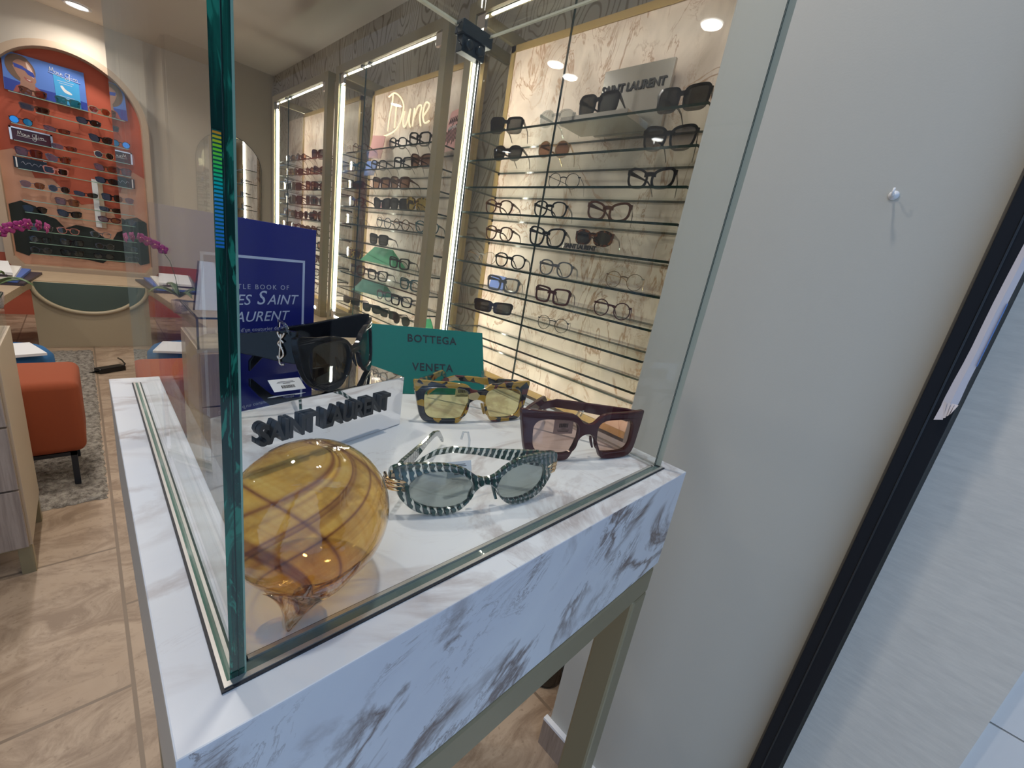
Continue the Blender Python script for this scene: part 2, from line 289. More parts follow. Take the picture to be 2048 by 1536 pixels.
# ------------------------------------------------------------------ mesh helpers
class MB:
    def __init__(s): s.v = []; s.f = []; s.m = []; s.mats = []; s.sm = []; s.uv = {}
    def mi(s, m):
        if m not in s.mats: s.mats.append(m)
        return s.mats.index(m)
    def add(s, vs, fs, m, smooth=False, T=None):
        b = len(s.v); k = s.mi(m)
        s.v += [tuple(T @ Vector(v)) if T else tuple(v) for v in vs]
        for f in fs: s.f.append([i+b for i in f]); s.m.append(k); s.sm.append(smooth)
        return s
    def box(s, lo, hi, m, T=None, side=None):
        x0, y0, z0 = lo; x1, y1, z1 = hi
        vs = [(x0, y0, z0), (x1, y0, z0), (x1, y1, z0), (x0, y1, z0), (x0, y0, z1), (x1, y0, z1), (x1, y1, z1), (x0, y1, z1)]
        fs = dict(b=(0, 3, 2, 1), t=(4, 5, 6, 7), f=(0, 1, 5, 4), k=(2, 3, 7, 6), l=(3, 0, 4, 7), r=(1, 2, 6, 5))
        for k, f in fs.items(): 
            mm = (side or {}).get(k, m); b = len(s.v) if k == 'b' else b
            if k == 'b': s.v += [tuple(T @ Vector(v)) if T else v for v in vs]
            s.f.append([i+b for i in f]); s.m.append(s.mi(mm)); s.sm.append(False)
        return s
    def loft(s, rings, m, smooth=True, caps=True, closed=True, T=None):
        n = len(rings[0]); vs = [p for r in rings for p in r]; fs = []
        for i in range(len(rings)-1):
            for j in range(n if closed else n-1):
                a = i*n+j; b = i*n+(j+1) % n; fs.append((a, b, b+n, a+n))
        if caps: fs.append(tuple(range(n))[::-1]); fs.append(tuple((len(rings)-1)*n+j for j in range(n)))
        return s.add(vs, fs, m, smooth, T)
    def lathe(s, prof, m, n=32, T=None, caps=False):
        return s.loft([[(r*math.cos(2*PI*j/n), r*math.sin(2*PI*j/n), z) for j in range(n)] for r, z in prof], m, True, caps, True, T)
    def tube(s, pts, r, m, n=8, T=None, flat=1.0):
        pts = [Vector(p) for p in pts]; rings = []; up = Vector((0, 0, 1)); prev = None
        for i, p in enumerate(pts):
            d = (pts[min(i+1, len(pts)-1)]-pts[max(i-1, 0)]).normalized()
            if prev is None:
                a = d.cross(up)
                if a.length < .1: a = d.cross(Vector((1, 0, 0)))
            else: a = prev - d*prev.dot(d)
            a.normalize(); prev = a; b = d.cross(a).normalized(); rr = r[i] if isinstance(r, (list, tuple)) else r
            rings.append([tuple(p+a*rr*math.cos(2*PI*j/n)+b*rr*flat*math.sin(2*PI*j/n)) for j in range(n)])
        return s.loft(rings, m, True, True, True, T)
    def prism(s, poly, z0, z1, m, T=None, smooth=False):
        n = len(poly); vs = [(x, y, z0) for x, y in poly]+[(x, y, z1) for x, y in poly]
        fs = [tuple(range(n))[::-1], tuple(range(n, 2*n))]+[(i, (i+1) % n, (i+1) % n+n, i+n) for i in range(n)]
        return s.add(vs, fs, m, smooth, T)
    def build(s, name, parent=None, bevel=0, uvs=None):
        me = bpy.data.meshes.new(name); me.from_pydata(s.v, [], s.f)
        for m in s.mats: me.materials.append(m)
        for p, k, sm in zip(me.polygons, s.m, s.sm): p.material_index = k; p.use_smooth = sm
        bm = bmesh.new(); bm.from_mesh(me); bmesh.ops.recalc_face_normals(bm, faces=bm.faces); bm.to_mesh(me); bm.free()
        if uvs:
            ul = me.uv_layers.new(name='UVMap')
            for lp in me.loops: ul.data[lp.index].uv = uvs(me.vertices[lp.vertex_index].co, lp.vertex_index)
        o = bpy.data.objects.new(name, me); COL.objects.link(o); o.parent = parent
        if bevel:
            b = o.modifiers.new('soft_edge', 'BEVEL'); b.width = bevel; b.segments = 2; b.limit_method = 'ANGLE'; b.angle_limit = .6
        return o
def tag(o, label, cat, group=None, kind=None):
    o['label'] = label; o['category'] = cat
    if group: o['group'] = group
    if kind: o['kind'] = kind
    return o
def empty(name, loc=(0, 0, 0), rz=0., rx=0.):
    o = bpy.data.objects.new(name, None); o.location = loc; o.rotation_euler = (rx, 0, rz); o.empty_display_size = .02; COL.objects.link(o); return o
def struct(name, mb, bevel=0): o = mb.build(name, None, bevel); o['kind'] = 'structure'; return o
def copy_tree(o, parent=None):
    c = o.copy(); COL.objects.link(c); c.parent = parent
    for ch in list(o.children): copy_tree(ch, c)
    return c
def text_obj(name, txt, size, m, T, parent, depth=.0004, bold=0., shear=0., align='CENTER', space=1., sx=1., bevel=0.):
    """T maps text-local x (right), y (up), z (towards the reader) into the parent's space"""
    c = bpy.data.curves.new(name, 'FONT'); c.body = txt; c.size = size; c.extrude = depth; c.offset = bold; c.shear = shear
    c.align_x = align; c.align_y = 'CENTER'; c.space_character = space; c.resolution_u = 3; c.bevel_depth = bevel
    tmp = bpy.data.objects.new('tmp', c); COL.objects.link(tmp); dg = bpy.context.evaluated_depsgraph_get()
    me = bpy.data.meshes.new_from_object(tmp.evaluated_get(dg)); bpy.data.objects.remove(tmp)
    me.transform(T @ Matrix.Diagonal((sx, 1, 1, 1))); me.materials.clear(); me.materials.append(m)
    for p in me.polygons: p.material_index = 0
    me.name = name; o = bpy.data.objects.new(name, me); COL.objects.link(o); o.parent = parent; return o
def face_T(org, right, up):
    r = Vector(right).normalized(); u = Vector(up).normalized(); n = r.cross(u)
    return Matrix(((r.x, u.x, n.x, org[0]), (r.y, u.y, n.y, org[1]), (r.z, u.z, n.z, org[2]), (0, 0, 0, 1)))
def catmull(pts, k=6, closed=True):
    out = []; n = len(pts)
    for i in range(n if closed else n-1):
        g = lambda j: Vector(pts[j % n] if closed else pts[max(0, min(n-1, j))])
        a, b, c, d = g(i-1), g(i), g(i+1), g(i+2)
        for q in range(k):
            t = q/k; out.append(tuple(.5*((2*b)+(c-a)*t+(2*a-5*b+4*c-d)*t*t+(3*b-a-3*c+d)*t**3)))
    if not closed: out.append(tuple(pts[-1]))
    return out

# ------------------------------------------------------------------ room shell
struct('floor', MB().box((-3.2, -.16, FZ-.05), (3.4, 10.9, FZ), M['floor']))
struct('ceiling', MB().box((-3.2, -.16, CZ), (3.4, 10.9, CZ+.05), M['ceil']))
struct('wall_left', MB().box((-3.25, -.16, FZ), (-3.2, 10.9, CZ), M['brown_wall']))
struct('wall_far', MB().box((-3.2, 10.8, FZ), (3.4, 10.85, CZ), M['dark_wall']))
b = MB(); b.box((-3.2, 5.49, -.42), (.52, 5.60, CZ), M['cream']); b.box((-3.2, 5.485, FZ), (.52, 5.60, -.42), M['terra']); struct('wall_back', b)
struct('wall_back_return', MB().box((.40, 5.6, FZ), (.52, 8.0, CZ), M['terra']))
struct('wall_right', MB().box((1.44, .30, FZ), (1.50, 5.0, CZ), M['wood_map']))
struct('wall_end', MB().box((.62, 5.0, FZ), (1.50, 5.06, CZ), M['dark_wall']))
struct('wall_end_return', MB().box((.60, 5.06, FZ), (.66, 10.8, CZ), M['dark_wall']))
b = MB(); b.box((.715, -.159, FZ), (.90, .21, CZ), M['wall']); struct('wall_pier', b)
struct('wall_recess_end', MB().box((.90, .20, FZ), (1.50, .30, CZ), M['wall']))
b = MB(); b.box((.703, -.159, FZ), (.715, .222, FZ+.085), M['wood_grey']); b.box((.715, .21, FZ), (.905, .222, FZ+.085), M['wood_grey'])
b.box((.7025, -.159, FZ+.080), (.7155, .2225, FZ+.087), M['white']); struct('baseboard_pier', b)
b = MB(); b.box((.715, -.337, -1.1), (.92, -.196, CZ+.3), M['stone_wall']); struct('wall_outer', b)
b = MB()
for i in range(9): b.box((.722, -1.6, -1.1+i*.215), (.90, -.3375, -1.1+i*.215+.2125), M['pale_tile'])
b.box((.726, -1.6, -1.1), (.89, -.3375, .83), M['seal']); struct('wall_tiled_outer', b)
struct('floor_outer', MB().box((-3.2, -3.0, -1.05), (.72, -.16, -1.0), M['pale_tile']))
struct('reflection_blocker', MB().box((-.35, -3.3, -1.05), (7.0, -3.0, 6.5), M['blocker']))  # unseen dark slab, added to keep sky reflections off the front pane
# shop-front post
t_ = empty('window_post', (.715, -.1775, -1.0)); tag(t_, 'tall black metal shop-front post standing against the beige wall', 'window post')
b = MB(); b.box((-.028, -.0125, 0), (.0, .0185, 2.7), M['frame_black']); b.box((-.029, .004, 0), (-.028, .0065, 2.7), M['black']); b.build('post_profile', t_, .001)
MB().box((-.012, .0185, 0), (.0, .0205, 2.7), M['seal']).build('rubber_seal', t_)
random.seed(3)
t2 = empty('masking_tape', (.6745, -.186, .11)); tag(t2, 'torn strip of pale masking tape stuck down the black shop-front post', 'tape')
t2.location = (.687, -.1838, .118)
zz = [0, .01, .03, .05, .07, .09, .12, .15, .18, .20]
L = [(-.0062-.0003*math.sin(i*2.1), z) for i, z in enumerate(zz)]; R_ = [(.0062-.00042*i+.0004*math.sin(i*1.3), z) for i, z in enumerate(zz)]
rings = [[(-.0004, l[0], l[1]), (-.0022, (l[0]+r[0])/2, l[1]), (-.0004, r[0], r[1]), (0.0006, (l[0]+r[0])/2, r[1])] for l, r in zip(L, R_)]
MB().loft(rings, M['tape'], False).build('tape_strip', t2)
b = MB()
for q in range(4):
    x0 = .0058-q*.0032; b.add([(-.001, x0, .004), (-.003, x0-.003, .004), (-.006-.001*q, x0-.004+.002*q-.002, -.016+.003*q), (-.004, x0+.001, -.019+.003*q)], [(0, 1, 2, 3)], M['tape'])
b.build('torn_end', t2)
MB().box((-.0026, -.0066, .05), (-.0004, -.0058, .12), M['blue_edge']).build('blue_film_edge', t2)
# wall hook
h = empty('wall_hook', (.715, -.058, .351)); tag(h, 'small white screw hook in the bare beige wall', 'hook')
MB().lathe([(.0, 0), (.0055, 0), (.0055, .0012), (.0012, .002), (.0012, .009)], M['white'], 16, Matrix.Rotation(-PI/2, 4, 'Y')).build('hook_base', h)
MB().tube([(-.008, 0, 0), (-.011, 0, -.003), (-.0155, 0, -.003), (-.017, 0, .001), (-.016, 0, .005)], .0013, M['white']).build('hook_bend', h)

# ------------------------------------------------------------------ ceiling lamps
def downlight(x, y, label, p=LAMP_W, r=.055):
    o = empty('downlight', (x, y, CZ)); tag(o, label, 'ceiling light', 'recessed ceiling spotlights')
    MB().lathe([(r+.022, -.0005), (r+.022, -.006), (r+.004, -.009), (r, -.004)], M['white'], 32).build('rim', o)
    MB().lathe([(.0, -.0035), (r*.9, -.0035), (r, -.003)], M['lamp'], 24).build('lamp_lens', o)
    a = area('downlight_beam', (x, y, CZ-.012), r*1.8, p, (1.0, .93, .86), spread=2.6); return o
for y, l in ((1.12, 'round recessed ceiling spotlight closest to the glass display case'), (2.18, 'round recessed ceiling spotlight over the drawer unit'), (3.25, 'round recessed ceiling spotlight above the grey rug'), (4.32, 'round recessed ceiling spotlight above the curved desk')): downlight(-.15, y, l)
downlight(.12, 5.17, 'bright ceiling spotlight washing the top of the terracotta arch', LAMP_W*.75, .06)
downlight(.92, 6.5, 'ceiling spotlight in the corridor beyond the arch wall, nearer one', 3)
downlight(.92, 8.0, 'ceiling spotlight in the corridor beyond the arch wall, farther one', 3)
downlight(.33, .30, 'ceiling spotlight straight above the glass display case', LAMP_W*.8)
downlight(-1.7, 2.2, 'ceiling spotlight over the far side of the shop floor', LAMP_W)
downlight(-1.7, 4.3, 'ceiling spotlight beside the far side wall', LAMP_W)

# ------------------------------------------------------------------ display table and case
TW, TL, TT = .457, .467, .1255
tb = empty('display_table', (0, 0, FZ)); tag(tb, 'white marble topped display table on a champagne metal frame', 'table')
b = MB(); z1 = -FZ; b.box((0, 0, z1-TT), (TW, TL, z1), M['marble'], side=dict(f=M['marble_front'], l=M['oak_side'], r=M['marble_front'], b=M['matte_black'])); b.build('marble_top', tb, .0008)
zt = z1-TT; a_ = .0035
def bar(lo, hi, name): MB().box(lo, hi, M['bronze']).build(name, tb, .0035)
bar((.010, -.001, zt-.037), (TW-.009, .034, zt), 'rail'); bar((.010, TL-.034, zt-.037), (TW-.009, TL-.001, zt), 'rail')
bar((.010, .034, zt-.037), (.043, TL-.034, zt), 'rail'); bar((TW-.042, .034, zt-.037), (TW-.009, TL-.034, zt), 'rail')
for x in (.010, TW-.042):
    for y in (-.001, TL-.036): bar((x, y, 0), (x+.033, y+.037, zt-.037), 'leg')

cs = empty('glass_display_case', (0, 0, 0)); tag(cs, 'clear glass case with green edges standing on the marble table top', 'display case')
GX0, GX1, GY0, GY1, GH, GT = .0215, .4340, .0215, .4440, .495, .0062
M['edge_foot'] = mat('green_pane_foot', (.03, .14, .09), .3, coat=.4)
M['band'] = mat('glass_foot_band', (.12, .17, .16), .3, coat=.4)
g = M['glass']; e = M['edge']; e2 = M['edge_dark']; z0 = .0006
def pane(name, lo, hi, side, g=g): MB().box(lo, hi, g, side=side).build(name, cs)
pane('left_pane', (GX0, GY0, z0), (GX0+GT, GY1, GH), dict(f=e, k=M['edge_clear'], t=e, b=g))
pane('front_pane', (GX0+GT, GY0, z0), (GX1, GY0+GT, GH), dict(l=e, r=M['edge_clear'], t=M['edge_clear'], b=g), M['glass_front'])
pane('right_pane', (GX1-.0030, GY0+GT, z0), (GX1, GY1, GH), dict(f=M['edge_clear'], k=e2, t=M['edge_clear'], b=g), M['glass_side'])
MB().box((GX1-.0010, GY0+GT-.0004, z0), (GX1+.0002, GY0+GT, GH), M['edge_dark']).build('pane_joint', cs); MB().box((GX1-.0036, GY0+GT-.0004, z0), (GX1-.0029, GY0+GT, GH), M['edge_dark']).build('pane_joint', cs)
pane('back_door', (GX0+GT+.002, GY1-GT, .004), (GX1-GT-.002, GY1, GH-.002), dict(l=M['edge_clear'], r=M['edge_clear'], t=M['edge_clear'], b=e2), M['glass_side'])
pane('top_pane', (GX0, GY0, GH), (GX1, GY1, GH+.0045), dict(l=e, r=M['edge_clear'], f=M['edge_clear'], k=M['edge_clear']), M['glass_side'])
b = MB(); A = mat('aluminium_channel', (.62, .60, .56), .3, .7); wd = .0026
for lo, hi in (((GX0-wd, GY0-wd), (GX1+wd, GY0)), ((GX0-wd, GY0), (GX0-.0011, GY1+.002)), ((GX1, GY0), (GX1+wd, GY1+.002)),
               ((GX0+GT, GY0+GT), (GX1-GT, GY0+GT+.0022)), ((GX0+GT, GY0+GT), (GX0+GT+.0022, GY1)), ((GX1-GT-.0022, GY0+GT), (GX1-GT, GY1))):
    b.box((*lo, .0), (*hi, .0016), A)
b.build('base_channel', cs)
b = MB()
for lo, hi in (((GX0-wd-.0012, GY0-wd-.0012), (GX1+wd+.0012, GY0-wd)), ((GX0-wd-.0012, GY0-wd), (GX0-wd, GY1+.002)), ((GX0+GT, GY0+GT+.0022), (GX1-GT, GY0+GT+.0030))): b.box((*lo, 0), (*hi, .0010), M['matte_black'])
b.box((GX0+GT, GY0, -.0002), (GX1, GY0+GT, .0003), M['band']); b.box((GX0+.0016, GY0, -.0002), (GX0+GT-.0012, GY1, .0003), M['edge_foot']); b.box((GX0-.0011, GY0, 0), (GX0, GY1, .0014), M['edge_foot']); b.box((GX0, GY0, -.0002), (GX0+.0016, GY1, .0003), M['edge_foot']); b.build('channel_seal', cs)
MB().box((GX0+.0030, GY0-.0002, z0), (GX0+.0034, GY0, GH), M['edge_dark']).build('pane_joint', cs)
MB().box((GX0+GT-.0007, GY0-.0002, z0), (GX0+GT, GY0, GH), M['edge_light']).build('pane_joint', cs)
MB().box((GX0+.0002, GY0-.0006, .183), (GX0+.0024, GY0-.0001, .2165), M['rainbow_glint']).build('rainbow_glint_strip', cs)  # thin strip carrying the painted rainbow glint on the pane edge
# hinge at the back top corner
hg = MB(); hg.box((GX1-.048, GY1-.016, GH-.011), (GX1+.006, GY1+.004, GH+.0055), M['dark_metal']); h0 = hg.build('hinge', cs, .0012)
hp = MB(); hp.box((GX1-.044, GY1-.012, GH-.031), (GX1-.003, GY1+.003, GH-.011), M['dark_metal'])
for x in (GX1-.034, GX1-.014): hp.lathe([(0, .0), (.0060, 0), (.0066, .003), (.0055, .006), (0, .0065)], M['dark_metal'], 20, Matrix.Translation((x, GY1-.012, GH-.021)) @ Matrix.Rotation(PI/2, 4, 'X'))
hp.build('hinge_plate', h0, .0008)
MB().tube([(GX1-.048, GY1-.01, GH+.002), (GX1-.056, GY1-.012, GH-.010), (GX1-.052, GY1-.013, GH-.022), (GX1-.044, GY1-.012, GH-.026)], .0007, M['black']).build('hinge_wire', h0)

# ------------------------------------------------------------------ eyewear
def superell(a, b, n, k=40, cat=0., pinch=0., drop=0.):
    out = []
    for i in range(k):
        th = 2*PI*i/k; c, s_ = math.cos(th), math.sin(th)
        x = a*math.copysign(abs(c)**(2/n), c); y = b*math.copysign(abs(s_)**(2/n), s_)
        x *= 1+pinch*y/b
        y += cat*x*(1 if y > 0 else .45) + drop*x*(0 if y > 0 else 1)
        out.append((x, y))
    return out
def dish(o_me, k):   # wrap: ends bend back
    for v_ in o_me.vertices: v_.co.y += k*v_.co.x**2
def temple_mesh(mb, m, hz, length, h0, h1, thick, side, fold, drop=.030, x0=.070, y0=.004, tipz=.002):
    """a temple from the hinge backwards, folded inward by `fold`"""
    prof = [(0, h0, 0), (.10, h0, 0), (.3, (h0+h1)/2*1.0, .04), (.55, h1, .10), (.72, h1*.95, .16), (.84, h1*.9, .36), (.93, h1*.85, .70), (1, h1*.7, 1.0)]
    rings = []; d = Vector((-side*math.sin(fold), math.cos(fold), 0)); nrm = Vector((math.cos(fold), side*math.sin(fold), 0))
    for s_, hh, dz in prof:
        zc = hz-(hz-tipz-h1*.35)*dz; c = Vector((side*x0, y0, 0))+d*(length*s_)
        c = c+Vector((0, 0, zc)); tt = thick*(1 if s_ < .9 else .8)
        rings.append([tuple(c+nrm*sx_*tt/2+Vector((0, 0, sz*hh/2))) for sx_, sz in ((-1, -1), (1, -1), (1, 1), (-1, 1))])
    mb.loft(rings, m, False); return rings
def lens_mesh(mb, outline, m, cx_, cz_, y, bulge, T=None):
    k = len(outline); c = (cx_, y-bulge, cz_)
    f = [(cx_+x, y, cz_+z) for x, z in outline]; mid = [(cx_+x*.55, y-bulge*.7, cz_+z*.55) for x, z in outline]
    vs = f+mid+[c]; fs = [(i, (i+1) % k, (i+1) % k+k, i+k) for i in range(k)]+[(k+i, k+(i+1) % k, 2*k) for i in range(k)]
    mb.add(vs, fs, m, True, T)

STY = {  # a, b, power, cat, pinch, rim, bridge half gap, opts
 'round': (.0225, .0215, 2.0, 0, 0, .0022, .0095), 'thinround': (.0225, .0210, 2.0, 0, .03, .0011, .0100), 'panto': (.0240, .0205, 2.4, 0, .10, .0030, .0095),
 'square': (.0255, .0205, 4.0, .05, .07, .0042, .0085), 'bigsquare': (.0270, .0230, 3.6, .07, .08, .0050, .0075), 'cateye': (.0262, .0195, 2.7, .20, .06, .0042, .0080),
 'butterfly': (.0275, .0240, 3.0, .13, .14, .0038, .0075), 'rect': (.0265, .0145, 4.5, .03, .04, .0050, .0085), 'mask': (.0300, .0155, 5.0, .06, .06, .0060, .0060),
 'aviator': (.0262, .0215, 2.4, .02, .13, .0012, .0085), 'oval': (.0270, .0170, 2.3, .04, 0, .0055, .0080), 'wrap': (.0300, .0150, 2.8, .10, .03, .0018, .0070)}
def build_eyewear(style, fm, lm, name):
    a, b_, n, cat, pin, rim, gap = STY[style]; k = 28; rim *= 1.35 if rim < .0045 else 1.1
    o = empty(name); zc = b_+rim; xc = a+gap+rim*.5; wr = .9; y0 = 0.
    inner = superell(a, b_, n, k, cat, pin); outer = superell(a+rim, b_+rim, n, k, cat, pin)
    zmin = min(p[1] for p in outer); zc = -zmin
    mb = MB(); th = max(.0024, rim*.8)
    W = lambda x, z, y: (x, y+wr*x*x*1.6, z)
    for s_ in (-1, 1):
        vs = []; fs = []
        for q in range(k):
            for (px, pz), yy in ((inner[q], 0), (outer[q], 0), (outer[q], th), (inner[q], th)): vs.append(W(s_*(xc+px), zc+pz, yy))
        for q in range(k):
            p = 4*q; r = 4*((q+1) % k)
            for u in range(4): fs.append((p+u, p+(u+1) % 4, r+(u+1) % 4, r+u))
        mb.add(vs, fs, fm, False)
    zb = zc+b_*.42; hb = max(.0016, rim*.9); bx = gap+rim*1.5
    mb.loft([[W(x, zb+dz+.002*(1-(x/bx)**2), yy) for dz, yy in ((-hb, 0), (hb, 0), (hb, th), (-hb, th))] for x in (-bx, -bx*.5, 0, bx*.5, bx)], fm, False)
    xh = xc+a*(1+pin*.6)+rim; zh = zc+b_*.55+cat*a*.9
    for s_ in (-1, 1):
        mb.loft([[W(s_*x, zh+dz, yy) for dz, yy in ((-hb*1.2, 0), (hb*1.2, 0), (hb*1.2, th), (-hb*1.2, th))] for x in (xh-.007, xh+.0015)], fm, False)
    fo = mb.build('frame_front', o)
    for s_ in (-1, 1):
        lb = MB(); lens_mesh(lb, [(s_*x, z) for x, z in inner], lm, s_*xc, zc, .0010+wr*xc*xc*1.6, -.0002)
        for i, v_ in enumerate(lb.v): x = v_[0]; lb.v[i] = (x, .0012+wr*x*x*1.6, v_[2])
        lb.build('lens', o)
    for s_ in (-1, 1):
        tb_ = MB(); thin = rim < .002
        temple_mesh(tb_, fm, zh, .118, .0016 if thin else rim*1.7+.001, .0016 if thin else .0045, .0014 if thin else .0026, s_, .30, x0=xh, y0=wr*xh*xh*1.6+.001)
        tb_.build('temple', o)
    return o
CACHE = {}; LABELS = set()
def put(style, fk, lk, loc, rz, label, group, scale=1.0, name=None):
    nm = name or ('eyeglasses' if lk == 'clear' else 'sunglasses'); key = (style, fk, lk)
    if key in CACHE: o = copy_tree(CACHE[key])
    else: o = CACHE[key] = build_eyewear(style, FR[fk], LENS[lk], nm)
    o.location = loc; o.rotation_euler = (0, 0, rz); o.scale = (scale*1.06, scale, scale*1.12)
    assert label not in LABELS, label
    LABELS.add(label); return tag(o, label, 'glasses' if nm == 'eyeglasses' else 'sunglasses', group)

ORD = ['top', 'second', 'third', 'fourth', 'fifth', 'sixth', 'seventh', 'eighth', 'ninth', 'tenth', 'eleventh', 'lowest']
DESC = {'round': 'round', 'thinround': 'thin round', 'panto': 'soft round', 'square': 'square', 'bigsquare': 'oversized square', 'cateye': 'cat-eye', 'butterfly': 'butterfly', 'rect': 'narrow rectangular', 'mask': 'angular', 'aviator': 'aviator', 'oval': 'oval', 'wrap': 'wraparound'}
CN = {'havana': 'tortoiseshell', 'havana_yellow': 'amber tortoiseshell', 'tort': 'patchwork', 'crystal': 'clear'}

# ------------------------------------------------------------------ wall cabinets
def cabinet(y0, y1, zs, label, seam):
    o = empty('wall_cabinet', (1.10, y0, -.37)); tag(o, label, 'cabinet', 'tall glass-fronted wall cabinets')
    W_ = y1-y0; H = 1.09+.37; D = .34; p = .042; B = M['cab_metal']
    def part(n, lo, hi, m, bv=.001): return MB().box(lo, hi, m).build(n, o, bv)
    part('post', (0, 0, 0), (p, p, H), B); part('post', (0, W_-p, 0), (p, W_, H), B)
    part('rail', (0, p, H-.042), (p, W_-p, H), B); part('rail', (0, p, 0), (p, W_-p, .035), B)
    part('side_rail', (p, 0, H-.042), (D, .02, H), B); part('side_rail', (p, W_-.02, H-.042), (D, W_, H), B)
    part('side_rail', (p, 0, 0), (D, .02, .03), B); part('side_rail', (p, W_-.02, 0), (D, W_, .03), B)
    bx = .215; G = M['trimgold']
    b = MB(); b.box((bx, .02, .025), (bx+.02, .045, H-.05), G); b.box((bx, W_-.045, .025), (bx+.02, W_-.02, H-.05), G); b.box((bx, .02, H-.075), (bx+.02, W_-.02, H-.05), G); b.box((bx, .02, .025), (bx+.02, W_-.02, .05), G); b.build('gold_border', o)
    MB().box((bx+.004, .045, .05), (bx+.016, W_-.045, H-.075), M['marble_pink']).build('marble_back', o)
    for yy in (.006, W_-.012): MB().box((p, yy, .03), (bx, yy+.005, H-.042), M['door_glass']).build('side_glass', o)
    # doors
    ys = seam-y0
    for ya, yb in ((p+.002, ys-.002), (ys+.002, W_-p-.002)):
        d = MB().box((.010, ya, .038), (.0155, yb, H-.046), M['door_glass'], side=dict(f=M['edge_dark'], k=M['edge_dark'], t=M['edge_dark'], b=M['edge_dark'])).build('door', o)
        yh = ya if ya < .1 else yb-.05
        for zz in (.030, H-.092): MB().box((.006, yh, zz), (.020, yh+.05, zz+.05), M['chrome']).build('hinge', d, .001)
    for dy in (-.05, .035): MB().box((.004, ys+dy, H-.056), (.022, ys+dy+.012, H-.036), M['black']).build('clip', o)
    # LED strips: both uprights and the top
    ledw = .012
    MB().box((.018, W_-p-.013, .085), (.032, W_-p-.001, H-.095), M['led']).build('led_strip', o)
    MB().box((.026, p+.06, H-.0455), (.031, W_-p-.06, H-.0425), M['led']).build('led_strip', o)
    MB().box((.020, p+.02, .036), (.034, W_-p-.02, .042), M['led']).build('led_strip', o)
    for z in zs:
        zl = z+.37; s_ = MB().box((.026, .060, zl-.007), (bx-.002, W_-.06, zl), M['shelf_glass'], side=dict(l=M['edge_dark'], r=M['edge_dark'], f=M['edge_dark'], k=M['edge_dark'])).build('glass_shelf', o)
    for z in zs:
        for yy in (.055, W_-.061): MB().box((bx-.012, yy, z+.37-.012), (bx-.006, yy+.006, z+.37-.007), M['black']).build('shelf_pin', o)
    return o
ZC1 = [.655, .559, .460, .366, .268, .171, .076, -.018, -.117, -.205]
ZC2 = [.647, .550, .455, .357, .260, .166, .064, -.029, -.126, -.223]
ZC3 = [.642, .545, .446, .350, .252, .155, .060, -.035, -.130, -.225]
cabinet(.355, 1.430, ZC1, 'lit wall cabinet nearest the shop front, polished metal sign on its top shelf', .906)
cabinet(1.560, 2.655, ZC2, 'lit wall cabinet in the middle of the row, neon script sign inside', 2.30)
cabinet(2.770, 3.830, ZC3, 'lit wall cabinet at the far end of the row, beside the arched mirror', 3.50)
cp_ = empty('base_cupboard', (0, 0, 0)); tag(cp_, 'long low beige base cupboard carrying the three tall wall cabinets', 'cupboard')
MB().box((1.00, .31, FZ), (1.435, 3.95, -.40), M['desk_beige']).build('carcass', cp_)
MB().box((.985, .31, -.40), (1.438, 3.96, -.372), M['wood_light']).build('counter_top', cp_, .001)
X0 = 1.165
G1 = 'eyewear in the nearest wall cabinet'; G2 = 'eyewear in the middle wall cabinet'; G3 = 'eyewear in the far wall cabinet'; G4 = 'eyewear in the terracotta arch'
def row(items, z, shelf, cab, group, x0, yaw0):
    """items: (y, style, frame, lens, extra_yaw); listed from the far end"""
    for i, it in enumerate(items):
        y, st, fk, lk, yw = it; col = CN.get(fk, fk)
        lab = f"{col} {DESC[st]} {'eyeglasses' if lk == 'clear' else 'sunglasses'}, {ORD[shelf]} shelf of the {cab}, {['first', 'second', 'third', 'fourth'][i]} from its {'far' if yaw0 else 'window'} end"
        if yaw0: put(st, fk, lk, (x0, y, z+.0004), -PI/2+yw+.16, lab, group)
        else: put(st, fk, lk, (y, x0, z+.0004), yw, lab, group)
C1 = [[(1.212, 'square', 'black', 'dark', .1), (.96, 'panto', 'crystal', 'pale', 0), (.514, 'bigsquare', 'black', 'dark', -.15)],
      [(1.182, 'panto', 'black', 'dark', 0), (.948, 'round', 'gold', 'brown', 0), (.526, 'butterfly', 'black', 'gradient', -.05)],
      [(.877, 'thinround', 'gunmetal', 'clear', 0), (.554, 'cateye', 'black', 'clear', -.1)],
      [(1.188, 'panto', 'brown', 'clear', 0), (.917, 'panto', 'black', 'clear', 0), (.673, 'cateye', 'brown', 'clear', 0)],
      [(1.165, 'panto', 'brown', 'clear', 0), (.912, 'butterfly', 'black', 'clear', 0)],
      [(1.245, 'thinround', 'gold', 'clear', .5), (1.077, 'panto', 'black', 'clear', .1), (.842, 'panto', 'grey', 'clear', 0), (.56, 'thinround', 'gold', 'clear', 0)],
      [(1.097, 'square', 'grey', 'clear', .15), (.835, 'square', 'burgundy', 'clear', 0), (.581, 'round', 'burgundy', 'clear', 0)],
      [(1.132, 'mask', 'black', 'dark', .45), (.806, 'thinround', 'gunmetal', 'clear', .1)]]
for k, l in enumerate(C1): row(l, ZC1[k], k, 'nearest cabinet', G1, X0, 1)
